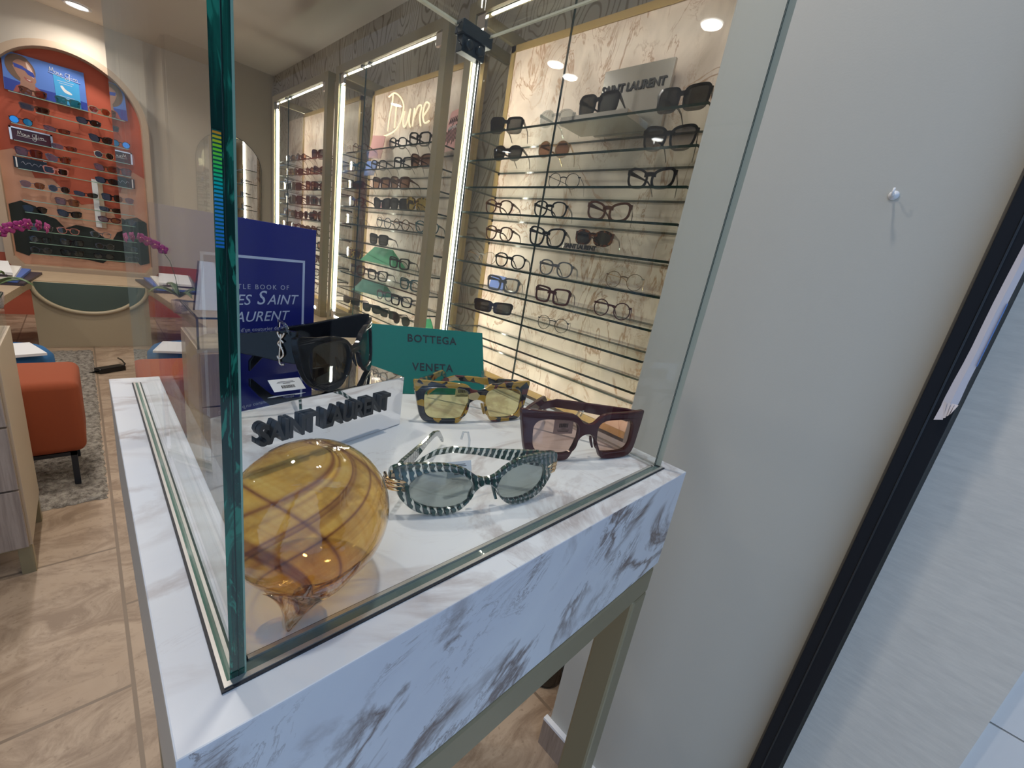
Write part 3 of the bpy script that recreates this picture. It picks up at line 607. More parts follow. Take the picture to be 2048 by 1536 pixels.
C2 = [[(2.446, 'round', 'havana', 'clear', .1), (2.021, 'panto', 'black', 'clear', 0), (1.82, 'bigsquare', 'black', 'clear', 0)],
      [(2.48, 'cateye', 'teal', 'clear', 0), (2.209, 'panto', 'gunmetal', 'clear', 0), (1.955, 'square', 'black', 'clear', 0), (1.79, 'butterfly', 'brown', 'brown', 0)],
      [(2.494, 'mask', 'black', 'dark', 0), (2.172, 'bigsquare', 'burgundy', 'brown', 0), (1.972, 'bigsquare', 'brown', 'brown', 0)],
      [(2.464, 'cateye', 'brown', 'clear', 0), (2.145, 'cateye', 'black', 'dark', 0), (1.957, 'square', 'black', 'dark', 0), (1.794, 'bigsquare', 'havana_yellow', 'amber', 0)],
      [(2.517, 'round', 'crystal', 'clear', 0), (2.107, 'round', 'grey', 'clear', 0), (1.92, 'round', 'havana', 'clear', 0), (1.68, 'panto', 'teal', 'clear', .2)],
      [(2.153, 'square', 'black', 'dark', .1)],
      [(2.46, 'square', 'havana_yellow', 'brown', 0), (1.91, 'square', 'black', 'clear', .1)],
      [(2.396, 'square', 'brown', 'clear', 0), (2.136, 'square', 'black', 'clear', .2), (1.783, 'square', 'teal', 'clear', .1)],
      [(2.041, 'panto', 'grey', 'clear', 0), (1.857, 'square', 'black', 'clear', .15)],
      [(2.46, 'rect', 'black', 'dark', .1), (2.177, 'oval', 'black', 'dark', .15), (1.838, 'aviator', 'gunmetal', 'dark', 0)]]
for k, l in enumerate(C2): row(l, ZC2[k], k, 'middle cabinet', G2, X0, 1)
put('rect', 'black', 'dark', (1.19, 2.02, ZC2[9]+.0004), -PI/2+.2, 'black narrow sunglasses beside the oval pair on the tenth shelf of the middle wall cabinet', G2)
C3y = [[3.62, 3.40, 3.08], [3.66, 3.461, 3.222, 3.046], [3.69, 3.498, 3.193, 3.036], [3.651, 3.482, 3.191, 3.032], [3.613, 3.434, 3.219, 3.046], [3.68, 3.49, 3.283, 3.071], [3.6, 3.4, 3.05], [3.55, 3.25, 3.02], [3.6, 3.1], [3.5, 3.1]]
random.seed(21)
for k, ys in enumerate(C3y):
    it = []
    for y in ys:
        st = random.choice(['square', 'panto', 'cateye', 'round', 'bigsquare']); sun = k < 5 or random.random() < .3
        it.append((y, st, random.choice(['black', 'brown', 'burgundy', 'grey'] if k != 1 else ['black', 'havana_yellow', 'burgundy']), random.choice(['dark', 'brown']) if sun else 'clear', random.uniform(-.1, .1)))
    row(it, ZC3[k], k, 'farthest cabinet', G3, X0, 1)

# things among the glasses: metal sign and tray, letters, tents, cards, neon
sg = empty('metal_sign', (1.285, .752, ZC1[0])); tag(sg, 'upright brushed steel sign on the top shelf of the nearest wall cabinet', 'sign')
MB().box((-.004, -.125, .0005), (.008, .125, .196), M['brushed']).build('plate', sg, .001)
text_obj('lettering', 'SAINT LAURENT', .0330, M['letter'], face_T((-.006, .006, .136), (0, -1, 0), (0, 0, 1)), sg, .0015, .0010, space=.95)
tr_ = empty('metal_tray', (1.235, .796, ZC1[0])); tag(tr_, 'flat brushed steel tray under the black sunglasses before the upright steel sign', 'tray')
MB().box((-.085, -.13, .0005), (.040, .13, .022), M['brushed']).build('tray_body', tr_, .0015)
put('bigsquare', 'black', 'dark', (X0+.005, .800, ZC1[0]+.0225), -PI/2, 'black oversized sunglasses raised on the steel tray before the upright steel sign', G1)
lb_ = empty('lettered_block', (1.20, .755, ZC1[4])); tag(lb_, 'low clear block with raised black letters under the tortoiseshell oval sunglasses', 'display block')
MB().box((-.028, -.075, .0004), (.03, .075, .022), M['plastic']).build('block', lb_, .001)
text_obj('lettering', 'SAINT LAURENT', .0195, M['letter'], face_T((-.0295, 0, .012), (0, -1, 0), (0, 0, 1)), lb_, .0012, .0008, space=.88)
put('oval', 'havana', 'dark', (1.20, .735, ZC1[4]+.0225), -PI/2, 'tortoiseshell oval sunglasses resting on the clear lettered block in the nearest cabinet', G1)
def tent(loc, rz, w_, h_, d_, label, inset=.03, m=None, name='green_tent_card'):
    o = empty(name, loc, rz); tag(o, label, 'display card', 'green folded tent cards'); m = m or M['green_tent']
    MB().add([(-w_/2, -d_/2, 0), (w_/2, -d_/2, 0), (w_/2, d_/2, 0), (-w_/2, d_/2, 0), (-w_/2+inset, 0, h_), (w_/2-inset, 0, h_)], [(0, 1, 5, 4), (2, 3, 4, 5), (1, 2, 5), (3, 0, 4), (0, 3, 2, 1)], m).build('card', o, .0006)
    return o
q = tent((1.235, 2.21, ZC2[6]+.0008), -PI/2+.25, .27, .088, .10, 'green tent card standing between glasses on the seventh shelf of the middle cabinet', .06)
q = tent((1.235, 2.30, ZC2[8]+.0008), -PI/2+.25, .27, .078, .10, 'darker green tent card on the ninth shelf of the middle cabinet', .04, M['green_fold'])
def card(loc, rz, w_, h_, m, label, lean=.2, name='display_card', txt=None):
    o = empty(name, loc, rz, -lean); tag(o, label, 'card'); MB().box((-w_/2, 0, 0), (w_/2, .003, h_), m).build('card', o)
    if txt: text_obj('lettering', txt[0], txt[1], txt[2], face_T((0, -.001, h_*.6), (1, 0, 0), (0, 0, 1)), o, .0004)
    return o
card((1.26, 1.235, ZC1[6]+.001), -PI/2, .09, .055, M['bluecard'], 'small blue card behind glasses on the seventh shelf of the nearest cabinet')
card((1.24, 2.47, ZC2[1]+.001), -PI/2, .13, .085, M['bluecard'], 'blue card behind the teal cat-eye glasses in the middle cabinet')
card((1.255, 2.44, ZC2[0]+.001), -PI/2+.3, .10, .13, M['pink'], 'tall pink card on the top shelf of the middle cabinet, by the neon sign')
card((1.25, 2.33, ZC2[3]+.001), -PI/2, .09, .045, M['pink'], 'small pink card among sunglasses on the fourth shelf of the middle cabinet')
o = card((1.265, 1.725, ZC2[0]+.001), -PI/2-.2, .17, .20, M['pink'], 'large pink printed card beside the neon sign in the middle cabinet')
b = MB()
for q in range(9): b.box((-.07+q*.016, -.0012, .03+.01*(q % 3)), (-.062+q*.016, -.0004, .10+.012*(q % 4)), FR['burgundy'])
for q in range(6): b.tube([(-.065+q*.022, -.0016, .135), (-.058+q*.022, -.0016, .165), (-.050+q*.022, -.0016, .140)], .0016, FR['burgundy'], 5)
for q in range(6): b.tube([(-.055+q*.018, -.0018, .105), (-.048+q*.018, -.0018, .122), (-.040+q*.018, -.0018, .108)], .0012, M['white'], 5)
b.build('printed_pattern', o)
o = empty('leaf_card', (1.22, 1.66, -.335)); tag(o, 'bright green leaf shaped card at the bottom of the middle cabinet', 'card')
MB().prism([(-.03, 0), (.03, 0), (.045, .08), (.05, .15), (.02, .19), (-.02, .18), (-.045, .12)], 0, .003, M['green_tent'], face_T((0, 0, 0), (0, -1, 0), (0, 0, 1))).build('card', o)
DUNE = [[(2.351, .984), (2.352, .948), (2.374, .876), (2.383, .798)], [(2.398, .975), (2.338, .987), (2.274, .962), (2.226, .915), (2.233, .862), (2.267, .811), (2.338, .785), (2.445, .774)],
        [(2.305, .93), (2.304, .869), (2.308, .808)], [(2.205, .883), (2.219, .837), (2.200, .804), (2.171, .832), (2.148, .886), (2.154, .831), (2.136, .799)],
        [(2.116, .801), (2.107, .887), (2.107, .847), (2.074, .891), (2.041, .888), (2.049, .844), (2.033, .796)], [(2.018, .838), (1.978, .867), (1.969, .89), (2.0, .9), (2.018, .875), (2.017, .835), (1.994, .806), (1.954, .812)]]
ns = empty('neon_sign', (1.298, 2.2, .87)); tag(ns, 'warm white neon script sign mounted on the marble of the middle cabinet', 'neon sign')
b = MB()
for st in DUNE: b.tube([(0, y-2.2, z-.87) for y, z in catmull([(a, c) for a, c in st], 5, False)], .0042, M['neon'], 8)
b.build('neon_tubes', ns)
b = MB()
for y, z in ((2.351, .984), (2.338, .785), (2.2, .804), (2.04, .888)): b.box((0, y-2.203, z-.873), (.013, y-2.197, z-.867), M['plastic'])
b.build('standoffs', ns)

mu = empty('added_shelf_unit', (1.31, 4.0, -.37)); tag(mu, 'narrow lit marble shelf unit added past the farthest cabinet for the arched mirror to reflect', 'shelf unit')  # unseen lit unit, added so the arched mirror has shelves to reflect
MB().box((.10, 0, 0), (.125, .50, 1.45), M['marble_pink']).build('marble_back', mu); MB().box((.085, .0, 0), (.10, .012, 1.45), M['led']).build('led_strip', mu)  # back and light strip of the added unseen shelf unit
for k in range(8): MB().box((-.02, .0, .10+k*.135), (.10, .50, .106+k*.135), M['shelf_glass'], side=dict(l=M['edge_dark'], f=M['edge_dark'], k=M['edge_dark'])).build('glass_shelf', mu)  # shelves of the added unseen shelf unit
for k in range(7): put(('panto', 'square', 'round')[k % 3], ('black', 'brown', 'grey')[k % 3], ('clear', 'dark')[k % 2], (1.32, 4.25-.03*(k % 2), -.37+.1065+k*.135), -PI/2, f"{('black', 'brown', 'grey')[k % 3]} glasses on the {ORD[7-k]} shelf of the narrow unit past the farthest cabinet", 'eyewear on the narrow shelf unit')
# arched mirror on the end wall
am = empty('arched_mirror', (1.06, 4.998, 0)); tag(am, 'arched mirror on the end wall beside the far wall cabinet', 'mirror')
pts = [(-.265, -.45), (.265, -.45)]+[(.265*math.cos(a), .64+.265*math.sin(a)) for a in [PI*i/24 for i in range(25)]]
MB().prism(pts, 0, .012, M['mirror'], face_T((0, 0, 0), (1, 0, 0), (0, 0, 1))).build('mirror_glass', am)
b = MB(); b.tube([(x, -.008, z) for x, z in pts]+[(pts[0][0], -.008, pts[0][1])], .0045, M['dark_metal'], 6); b.build('mirror_frame', am)

# ------------------------------------------------------------------ terracotta arch niche
CXA, RA, ZA = .018, .485, .785
ar = empty('arched_display', (CXA, 5.485, 0)); tag(ar, 'tall arched terracotta display panel with glass shelves on the back wall', 'display panel')
def arch(r, zb, n=32, round_b=.05): return [(-r+round_b, zb), (r-round_b, zb), (r, zb+round_b*1.3)]+[(r*math.cos(PI*i/n), ZA+r*math.sin(PI*i/n)) for i in range(n+1)]+[(-r, zb+round_b*1.3)]
TA = face_T((0, 0, 0), (1, 0, 0), (0, 0, 1))   # z of prism goes towards -y
MB().prism(arch(RA-.04, -.50), .004, .012, M['salmon'], TA).build('back_panel', ar)
oa, ia = arch(RA, -.54), arch(RA-.045, -.50); n_ = len(oa); b = MB()
vs = [(x, -y_, z) for y_ in (0, .125) for x, z in oa]+[(x, -y_, z) for y_ in (0, .125) for x, z in ia]; fs = []
for i in range(n_):
    j = (i+1) % n_; fs += [(i, j, j+n_, i+n_), (2*n_+i, 2*n_+j, 3*n_+j, 3*n_+i), (n_+i, n_+j, 3*n_+j, 3*n_+i), (i, j, 2*n_+j, 2*n_+i)]
b.add(vs, fs, M['panel_beige']); b.build('arch_frame', ar)
top = [(.44, .10), (.40, .06), (.33, .10), (.30, .02), (.22, -.02), (.20, .06), (.12, .10), (.0, .06), (-.10, .16), (-.16, .24), (-.26, .22), (-.30, .36), (-.36, .42), (-.44, .38)]
ra = RA-.046; up_ = [(ra*math.cos(PI*i/32), ZA+ra*math.sin(PI*i/32)) for i in range(33)]
tp = [(max(-ra, min(ra, x)), z) for x, z in top]
MB().prism([p for p in up_]+[p for p in tp[::-1]], .0125, .014, M['red_panel'], TA).build('red_field', ar)
ridge = [(-.43, -.02), (-.36, .02), (-.28, -.01), (-.24, -.07), (-.17, -.09), (-.12, -.16), (-.05, -.12), (.05, -.13), (.12, -.20), (.18, -.22), (.22, -.14), (.30, -.10), (.36, -.02), (.43, 0)]
MB().prism([(-.43, -.40), (-.36, -.43), (-.34, -.40), (-.2, -.41), (0, -.42), (.1, -.44), (.13, -.41), (.3, -.42), (.36, -.45), (.43, -.42)]+ridge[::-1], .0145, .016, M['mural_dark'], TA).build('dark_field', ar)
MB().box((.080, -.035, -.115), (.118, -.018, .295), M['white']).build('white_strip', ar); MB().box((.119, -.035, -.115), (.150, -.018, .285), M['panel_beige']).build('beige_strip', ar)
ZN = [.83, .722, .605, .482, .374, .274, .134, .036, -.06, -.205, -.304, -.395]
for z in ZN:
    hw = .26 if z > .7 else .27
    MB().box((-.34 if z < .65 else -.20 if z < .75 else -.33, -.115, z-.006), (.262, -.02, z), M['shelf_glass'], side=dict(f=M['edge_light'], l=M['edge_dark'], r=M['edge_dark'])).build('glass_shelf', ar)
X0 = 5.395
NI = [[(-.182, 'cateye', 'brown', 'brown', 0), (.01, 'square', 'teal', 'green', 0), (.196, 'panto', 'gold', 'brown', 0)],
      [(-.186, 'mask', 'brown', 'dark', 0), (.121, 'oval', 'black', 'dark', 0)],
      [(-.27, 'round', 'black', 'blue', 0), (-.075, 'wrap', 'black', 'brown', 0), (.186, 'cateye', 'black', 'dark', 0)],
      [(-.045, 'wrap', 'havana', 'brown', 0), (.196, 'round', 'gold', 'dark', 0)],
      [(-.252, 'bigsquare', 'burgundy', 'brown', 0), (-.087, 'cateye', 'havana', 'brown', 0), (.199, 'cateye', 'brown', 'brown', 0)],
      [(-.112, 'square', 'rose', 'dark', 0), (.199, 'oval', 'black', 'dark', 0)],
      [(-.257, 'aviator', 'gunmetal', 'brown', 0), (-.107, 'round', 'gunmetal', 'dark', 0), (.054, 'wrap', 'black', 'dark', 0), (.226, 'square', 'black', 'dark', 0)],
      [(-.068, 'square', 'brown', 'brown', 0), (.205, 'wrap', 'black', 'dark', 0)],
      [(-.263, 'panto', 'black', 'dark', 0), (-.062, 'cateye', 'black', 'dark', 0), (.19, 'oval', 'burgundy', 'brown', 0)],
      [(-.243, 'panto', 'gunmetal', 'clear', 0), (-.084, 'panto', 'rose', 'clear', 0), (.121, 'panto', 'grey', 'clear', 0)],
      [(-.26, 'round', 'black', 'clear', 0), (-.069, 'square', 'black', 'clear', 0), (.141, 'round', 'gunmetal', 'clear', 0)],
      [(-.262, 'round', 'gunmetal', 'clear', 0), (-.077, 'square', 'black', 'clear', 0), (.126, 'panto', 'black', 'clear', 0)]]
for k, l in enumerate(NI):
    for i, (x, st, fk, lk, yw) in enumerate(l):
        lab = f"{CN.get(fk, fk)} {DESC[st]} {'eyeglasses' if lk == 'clear' else 'sunglasses'}, {ORD[k]} shelf of the arch, {['first', 'second', 'third', 'fourth'][i]} from the orchid side"
        put(st, fk, lk, (x, X0-.010, ZN[k]+.0004), yw, lab, G4)
# poster with a person in sunglasses
po = empty('poster', (-.10, 5.452, .838)); tag(po, 'wide blue poster of a person in sunglasses atop the terracotta arch', 'poster')
TP = face_T((0, 0, 0), (1, 0, 0), (0, 0, 1))
MB().prism([(-.235, .005), (.225, .0), (.222, .285), (-.225, .275)], 0, .006, M['poster_blue'], TP).build('board', po)
MB().prism([(-.233, .006), (.224, .003), (.224, .06), (.1, .075), (-.05, .07), (-.23, .09)], .0061, .0064, M['poster_deep'], TP).build('printed_sea', po)
def blob(cx_, cz_, a, b_, n=24, rot=0): return [(cx_+a*math.cos(t_)*math.cos(rot)-b_*math.sin(t_)*math.sin(rot), cz_+a*math.cos(t_)*math.sin(rot)+b_*math.sin(t_)*math.cos(rot)) for t_ in [2*PI*i/n for i in range(n)]]
b = MB()
b.prism([(-.19, .004), (-.02, .004), (-.03, .05), (-.06, .075), (-.13, .08), (-.17, .05)], .0065, .0068, M['lips'], TP)
b.prism([(-.155, .01), (-.075, .01), (-.065, .09), (-.14, .12)], .0069, .0072, M['skin'], TP)
b.prism(blob(-.135, .180, .078, .094, rot=.25), .0070, .0071, M['hair'], TP); b.prism(catmull([(-.190, .20), (-.178, .25), (-.13, .272), (-.09, .255), (-.105, .236), (-.14, .240), (-.168, .215), (-.172, .19)], 4), .0084, .0086, M['hair'], TP)
b.prism(catmull([(-.180, .205), (-.165, .245), (-.13, .262), (-.095, .245), (-.070, .20), (-.062, .15), (-.058, .115), (-.075, .085), (-.10, .075), (-.13, .095), (-.155, .13), (-.17, .17)], 4), .0073, .0076, M['skin'], TP)
b.prism(catmull([(-.10, .235), (-.075, .19), (-.068, .135), (-.085, .15), (-.10, .20)], 4), .0077, .0078, M['skin_hi'], TP)
b.prism([(-.172, .208), (-.122, .200), (-.116, .193), (-.070, .172), (-.062, .150), (-.068, .138), (-.098, .150), (-.112, .172), (-.128, .176), (-.165, .180)], .0079, .0082, M['poster_deep'], TP)
b.prism(catmull([(-.122, .128), (-.10, .118), (-.078, .108), (-.090, .100), (-.112, .108)], 4), .0079, .0082, M['lips'], TP)
b.prism([(-.112, .117), (-.084, .110), (-.095, .106)], .0083, .0085, M['white'], TP); b.build('printed_person', po)
MB().prism([(.045, .010), (.185, .003), (.185, .185), (.04, .215)], .0065, .008, M['cyan'], TP).build('cyan_panel', po)
MJ = [[(0, 0), (.004, .030), (.010, .006), (.018, .032), (.020, .002)], [(.036, .014), (.026, .012), (.026, .002), (.036, .002), (.038, .014), (.040, 0)], [(.044, .014), (.046, 0), (.054, .002), (.056, .014), (.058, 0)], [(.062, .014), (.064, 0)],
      [(.100, .026), (.082, .024), (.080, .006), (.094, .004), (.102, .030), (.098, -.016), (.084, -.022), (.080, -.010), (.108, .004)], [(.112, .012), (.113, 0)], [(.112, .020), (.114, .021)], [(.120, 0), (.121, .013), (.123, .008), (.128, .013), (.130, .0)], [(.130, .006), (.136, .013), (.139, .010), (.141, 0)], [(-.006, -.006), (.07, -.008), (.155, -.004)]]
b = MB()
for st in MJ: b.tube([(.022+x*1.12, -.0092, .222+z*1.12-x*.15) for x, z in catmull([(a, c) for a, c in st], 4, False)], .0014, M['white'], 5)
b.build('script_lettering', po)
b = MB(); b.prism(catmull([(.075, .135), (.088, .140), (.105, .118), (.130, .105), (.140, .092), (.122, .088), (.098, .095), (.085, .112)], 4), .0081, .0084, M['white'], TP)
b.box((.06, -.0086, .17), (.155, -.0081, .173), M['white_ink']); b.box((.07, -.0086, .155), (.145, -.0081, .158), M['white_ink']); b.box((.065, -.0086, .062), (.15, -.0081, .065), M['white_ink']); b.box((.07, -.0086, .050), (.14, -.0081, .053), M['white_ink']); b.build('printed_lines', po)
# framed script sign and dark sign in the arch
fs_ = empty('framed_sign', (-.226, 5.44, ZN[3]+.001)); tag(fs_, 'small framed dark red sign with white script in the terracotta arch', 'sign')
b = MB(); b.box((-.118, -.01, 0), (-.106, 0, .098), M['rosegold']); b.box((.106, -.01, 0), (.118, 0, .098), M['rosegold']); b.box((-.118, -.01, .088), (.118, 0, .098), M['rosegold']); b.build('sign_frame', fs_)
MB().box((-.106, -.005, .0), (.106, 0, .088), FR['burgundy']).build('sign_face', fs_)
b = MB()
for st in MJ: b.tube([(-.075+x, -.007, .045+z) for x, z in catmull([(a, c) for a, c in st], 4, False)], .0013, M['white'], 5)
b.build('script_lettering', fs_)
ds = empty('lettered_sign', (-.245, 5.44, ZN[5]+.001)); tag(ds, 'black glossy sign with faint script beside rose glasses in the arch', 'sign')
MB().box((-.10, -.02, 0), (.085, 0, .085), M['black']).build('sign_block', ds, .002); MB().box((-.088, -.022, .005), (-.080, -.0201, .080), M['white']).build('white_stripe', ds)
b = MB(); b.tube([(-.06+i*.012, -.0212, .045+.012*math.sin(i*2.2)) for i in range(11)], .0016, M['grey_ink'], 5); b.build('script_lettering', ds)

# ------------------------------------------------------------------ curved desk and what is on it
dk = empty('curved_desk', (0, 4.3, FZ)); tag(dk, 'low curved wooden desk with a green half-round inset on a beige block base', 'desk')
zd = -.47-FZ
MB().box((-.290, .0, 0), (.300, .50, zd-.005), M['desk_beige']).build('base', dk)
def arm(s_):
    inner = [(.27, .03), (.30, -.12), (.335, -.45), (.37, -.80), (.40, -1.15), (.44, -1.45)]; outer = [(.93, -1.45), (.93, -.9), (.90, -.2), (.80, .35), (.27, .55)]
    pl = [(s_*x, y) for x, y in inner+outer]; MB().prism(pl, zd-.05, zd, M['wood_light']).build('table_top', dk, .002)
    MB().box((min(s_*.62, s_*.86), -.12, 0), (max(s_*.62, s_*.86), .36, zd-.05), M['desk_beige']).build('pedestal', dk)
arm(-1); arm(1)
MB().box((-.27, .03, zd-.05), (.27, .55, zd), M['wood_light']).build('table_top', dk)
half = [(.275*math.cos(a), -.20*math.sin(a)) for a in [PI*i/24 for i in range(25)]]
MB().prism([(x, z+zd-.004) for x, z in half], .0005, .012, M['desk_green'], face_T((0, 0, 0), (1, 0, 0), (0, 0, 1))).build('green_inset', dk)
b = MB(); b.tube([(x, -.012, z+zd-.004) for x, z in [(.29*math.cos(a), -.214*math.sin(a)) for a in [PI*i/32 for i in range(33)]]], .014, M['desk_beige'], 8); b.build('inset_rim', dk)
for i, (dx, dz, m_, wd_) in enumerate(((0, 0, 'notebook', .30), (.02, .022, 'bluecard', .24), (-.02, .040, 'paper', .25), (-.03, .058, 'notebook', .22), (.0, .074, 'white', .20))):
    q = MB().box((-wd_/2, -.30, 0), (wd_/2, .30, .016), M[m_]).build('folder' if i in (0, 3) else 'notebook' if i == 1 else 'paper_stack')
    q.location = (-.42+dx-(.30-wd_)/2, 4.35, -.469+dz*.85); q.rotation_euler = (0, 0, .05*(i-2))
    tag(q, ['large dark folder at the bottom of the pile on the curved desk', 'blue notebook low in the pile on the curved desk', 'cream paper stack in the middle of the desk pile', 'dark folder second from the top of the desk pile', 'white paper sheets on top of the desk pile'][i], 'stationery')
op = empty('potted_orchid', (-.365, 3.28, -.4695)); tag(op, 'magenta orchid in a pale woven pot on the curved desk', 'orchid')
pr = [(.034, 0), (.039, .015), (.044, .05), (.045, .082), (.041, .082), (.038, .072), (0, .072)]
MB().lathe([(0, .0)]+pr, M['basket'], 32).build('pot', op)
for i in range(6):
    a = i*1.05+.3; L_ = .16+.03*(i % 3); pts = [(L_*s*math.cos(a), L_*s*math.sin(a), .10+.09*math.sin(s*2.3)*(1 if i % 2 else .7)-.02*s) for s in [k/6 for k in range(7)]]
    MB().tube(pts, [.006, .014, .018, .018, .015, .010, .002], M['leaf'], 8, flat=.22).build('leaf', op)
MB().tube([(0, 0, .1), (.01, .03, .22), (.03, .06, .32), (.07, .08, .39), (.13, .09, .42), (.19, .09, .43)], .0022, M['leaf'], 6).build('stem', op)
random.seed(4)
for i, (fx_, fy_, fz_) in enumerate(((.06, .08, .385), (.095, .085, .41), (.13, .09, .425), (.16, .088, .44), (.195, .09, .44), (.225, .09, .43))):
    b = MB()
    for k in range(5):
        T_ = Matrix.Translation((fx_, fy_, fz_)) @ Matrix.Rotation(.5*random.random()+.2*i, 4, 'Z') @ Matrix.Rotation(k*2*PI/5+.2*i, 4, 'Y')
        b.loft([[(w_*math.cos(q*PI/3)*1.0, -.006+.004*s-.0008*math.sin(q*PI/3), s*.030) for q in range(6)] for s, w_ in ((.08, .003), (.35, .012), (.7, .014), (1, .004))], M['petal'], True, True, True, T_)
    b.lathe([(0, -.004), (.005, -.002), (.004, .004), (0, .005)], M['pink'], 8, Matrix.Translation((fx_, fy_-.008, fz_))); b.build('flower', op)

# ------------------------------------------------------------------ drawers, vitrine, sign, ottoman, pouf, rug, adapter
dr = empty('drawer_unit', (-.19, 1.53, FZ)); tag(dr, 'oak drawer unit on metal legs at the aisle, grey oak drawer fronts', 'drawer unit')
DH = -.25-FZ
MB().box((-.62, .004, .10), (0, .33, DH), M['oak_side']).build('carcass', dr, .001)
for k in range(3):
    z0_ = .105+k*(DH-.115)/3; d = MB().box((-.61, -.014, z0_), (-.006, .004, z0_+(DH-.115)/3-.006), M['wood_grey']).build('drawer', dr, .001)
    MB().box((-.36, -.022, z0_+.17), (-.26, -.014, z0_+.18), M['bronze']).build('handle', d)
for x in (-.61, -.032):
    for y in (.006, .298): MB().box((x, y, .0), (x+.03, y+.03, .10), M['bronze']).build('leg', dr, .001)
MB().box((-.60, .01, .088), (-.01, .04, .10), M['bronze']).build('front_rail', dr)
vt = empty('glass_vitrine', (-.195, 1.535, -.25)); tag(vt, 'small dark-edged glass box on top of the oak drawer unit', 'glass box')
gm = M['door_glass']; eb = M['edge_dark']
for n_a, lo, hi in (('front_pane', (-.42, 0, .001), (0, .006, .10)), ('side_pane', (-.006, .006, .001), (0, .31, .10)), ('side_pane', (-.42, .006, .001), (-.414, .31, .10)), ('back_pane', (-.42, .31, .001), (0, .316, .10)), ('top_pane', (-.42, 0, .10), (0, .316, .106))):
    MB().box(lo, hi, gm).build(n_a, vt)
b = MB()
for p1, p2 in (((0, 0, .103), (0, .316, .103)), ((-.42, 0, .103), (0, 0, .103)), ((0, 0, .0), (0, 0, .103)), ((-.42, .316, .103), (0, .316, .103)), ((-.42, 0, 0), (-.42, 0, .103)), ((-.42, 0, .103), (-.42, .316, .103))):
    b.box(tuple(min(a, c)-.003 for a, c in zip(p1, p2)), tuple(max(a, c)+.003 for a, c in zip(p1, p2)), eb)
b.build('dark_edges', vt)
ps = empty('easel_card', (-.245, 1.66, -.1435)); tag(ps, 'white easel card standing on the small glass box on the drawers', 'card')
MB().prism([(-.07, 0), (.04, 0), (.014, .17), (-.03, .17)], 0, .004, M['white'], face_T((0, 0, .0), (1, 0, .0), (0, .25, 1))).build('card', ps)
MB().tube([(.04, -.005, 0), (.014, .036, .166)], .003, M['black'], 6).build('card_edge', ps)
ot = empty('ottoman', (-.275, 2.03, FZ)); tag(ot, 'orange velvet ottoman on black metal legs at the edge of the grey rug', 'ottoman')
o_ = MB().box((-.215, 0, .155), (.213, .31, .448), M['orange']).build('cushion', ot, .03); o_.modifiers[0].segments = 4
for p_ in o_.data.polygons: p_.use_smooth = True
for x in (-.20, .165):
    for y in (.015, .27): MB().box((x, y, 0), (x+.018, y+.018, .155), M['matte_black']).build('leg', ot)
MB().box((-.2, .015, .140), (.183, .033, .155), M['matte_black']).build('frame_bar', ot)
pf = empty('blue_pouf', (-.33, 2.86, FZ+.018)); tag(pf, 'rounded blue fabric pouf on the rug behind the orange ottoman', 'pouf')
MB().lathe([(0, 0), (.15, 0), (.175, .03), (.18, .17), (.175, .31), (.15, .345), (0, .35)], M['blue_fabric'], 32).build('pouf_body', pf)
ws = MB().box((-.07, -.12, 0), (.10, .10, .012), M['white']).build('paper_sheet'); ws.location = (-.30, 2.80, FZ+.369); ws.rotation_euler = (0, 0, .3); tag(ws, 'white paper leaflet lying on the blue pouf', 'paper')
nx_, ny_ = 130, 190; x0_, x1_, y0_, y1_ = -1.6, -.02, 1.90, 4.15; random.seed(9)
vs = []; fs = []
for j in range(ny_+1):
    for i in range(nx_+1):
        ed = i in (0, nx_) or j in (0, ny_)
        vs.append((x0_+(x1_-x0_)*i/nx_+random.uniform(-.004, .004), y0_+(y1_-y0_)*j/ny_+random.uniform(-.005, .005), FZ+.001 if ed else FZ+.008+random.random()*.010))
for j in range(ny_):
    for i in range(nx_): a = j*(nx_+1)+i; fs.append((a, a+1, a+nx_+2, a+nx_+1))
r_ = MB().add(vs, fs, M['rug'], True).build('rug'); tag(r_, 'shaggy grey rug under the ottoman on the travertine floor', 'rug')
ad = empty('power_adapter', (.055, 3.62, FZ)); tag(ad, 'black power adapter with its cable lying on the tiled floor', 'adapter'); ad.rotation_euler[2] = .5
MB().box((-.075, -.03, .0), (.075, .03, .035), M['black']).build('adapter_body', ad, .006)
MB().tube([(.075, 0, .02), (.10, .02, .03), (.13, .10, .035), (.15, .17, .03)], .005, M['black'], 6).build('cable', ad); MB().tube([(-.075, 0, .015), (-.15, 0, .006), (-.25, -.03, .006), (-.40, .03, .022)], .005, M['black'], 6).build('cable', ad)
bb = MB().lathe([(0, 0), (.05, 0), (.055, .01), (.055, .26), (.05, .27), (0, .27)], M['black'], 24).build('waste_bin'); bb.location = (.86, .34, FZ); tag(bb, 'black bin on the floor beneath the cabinets, seen under the table', 'bin')

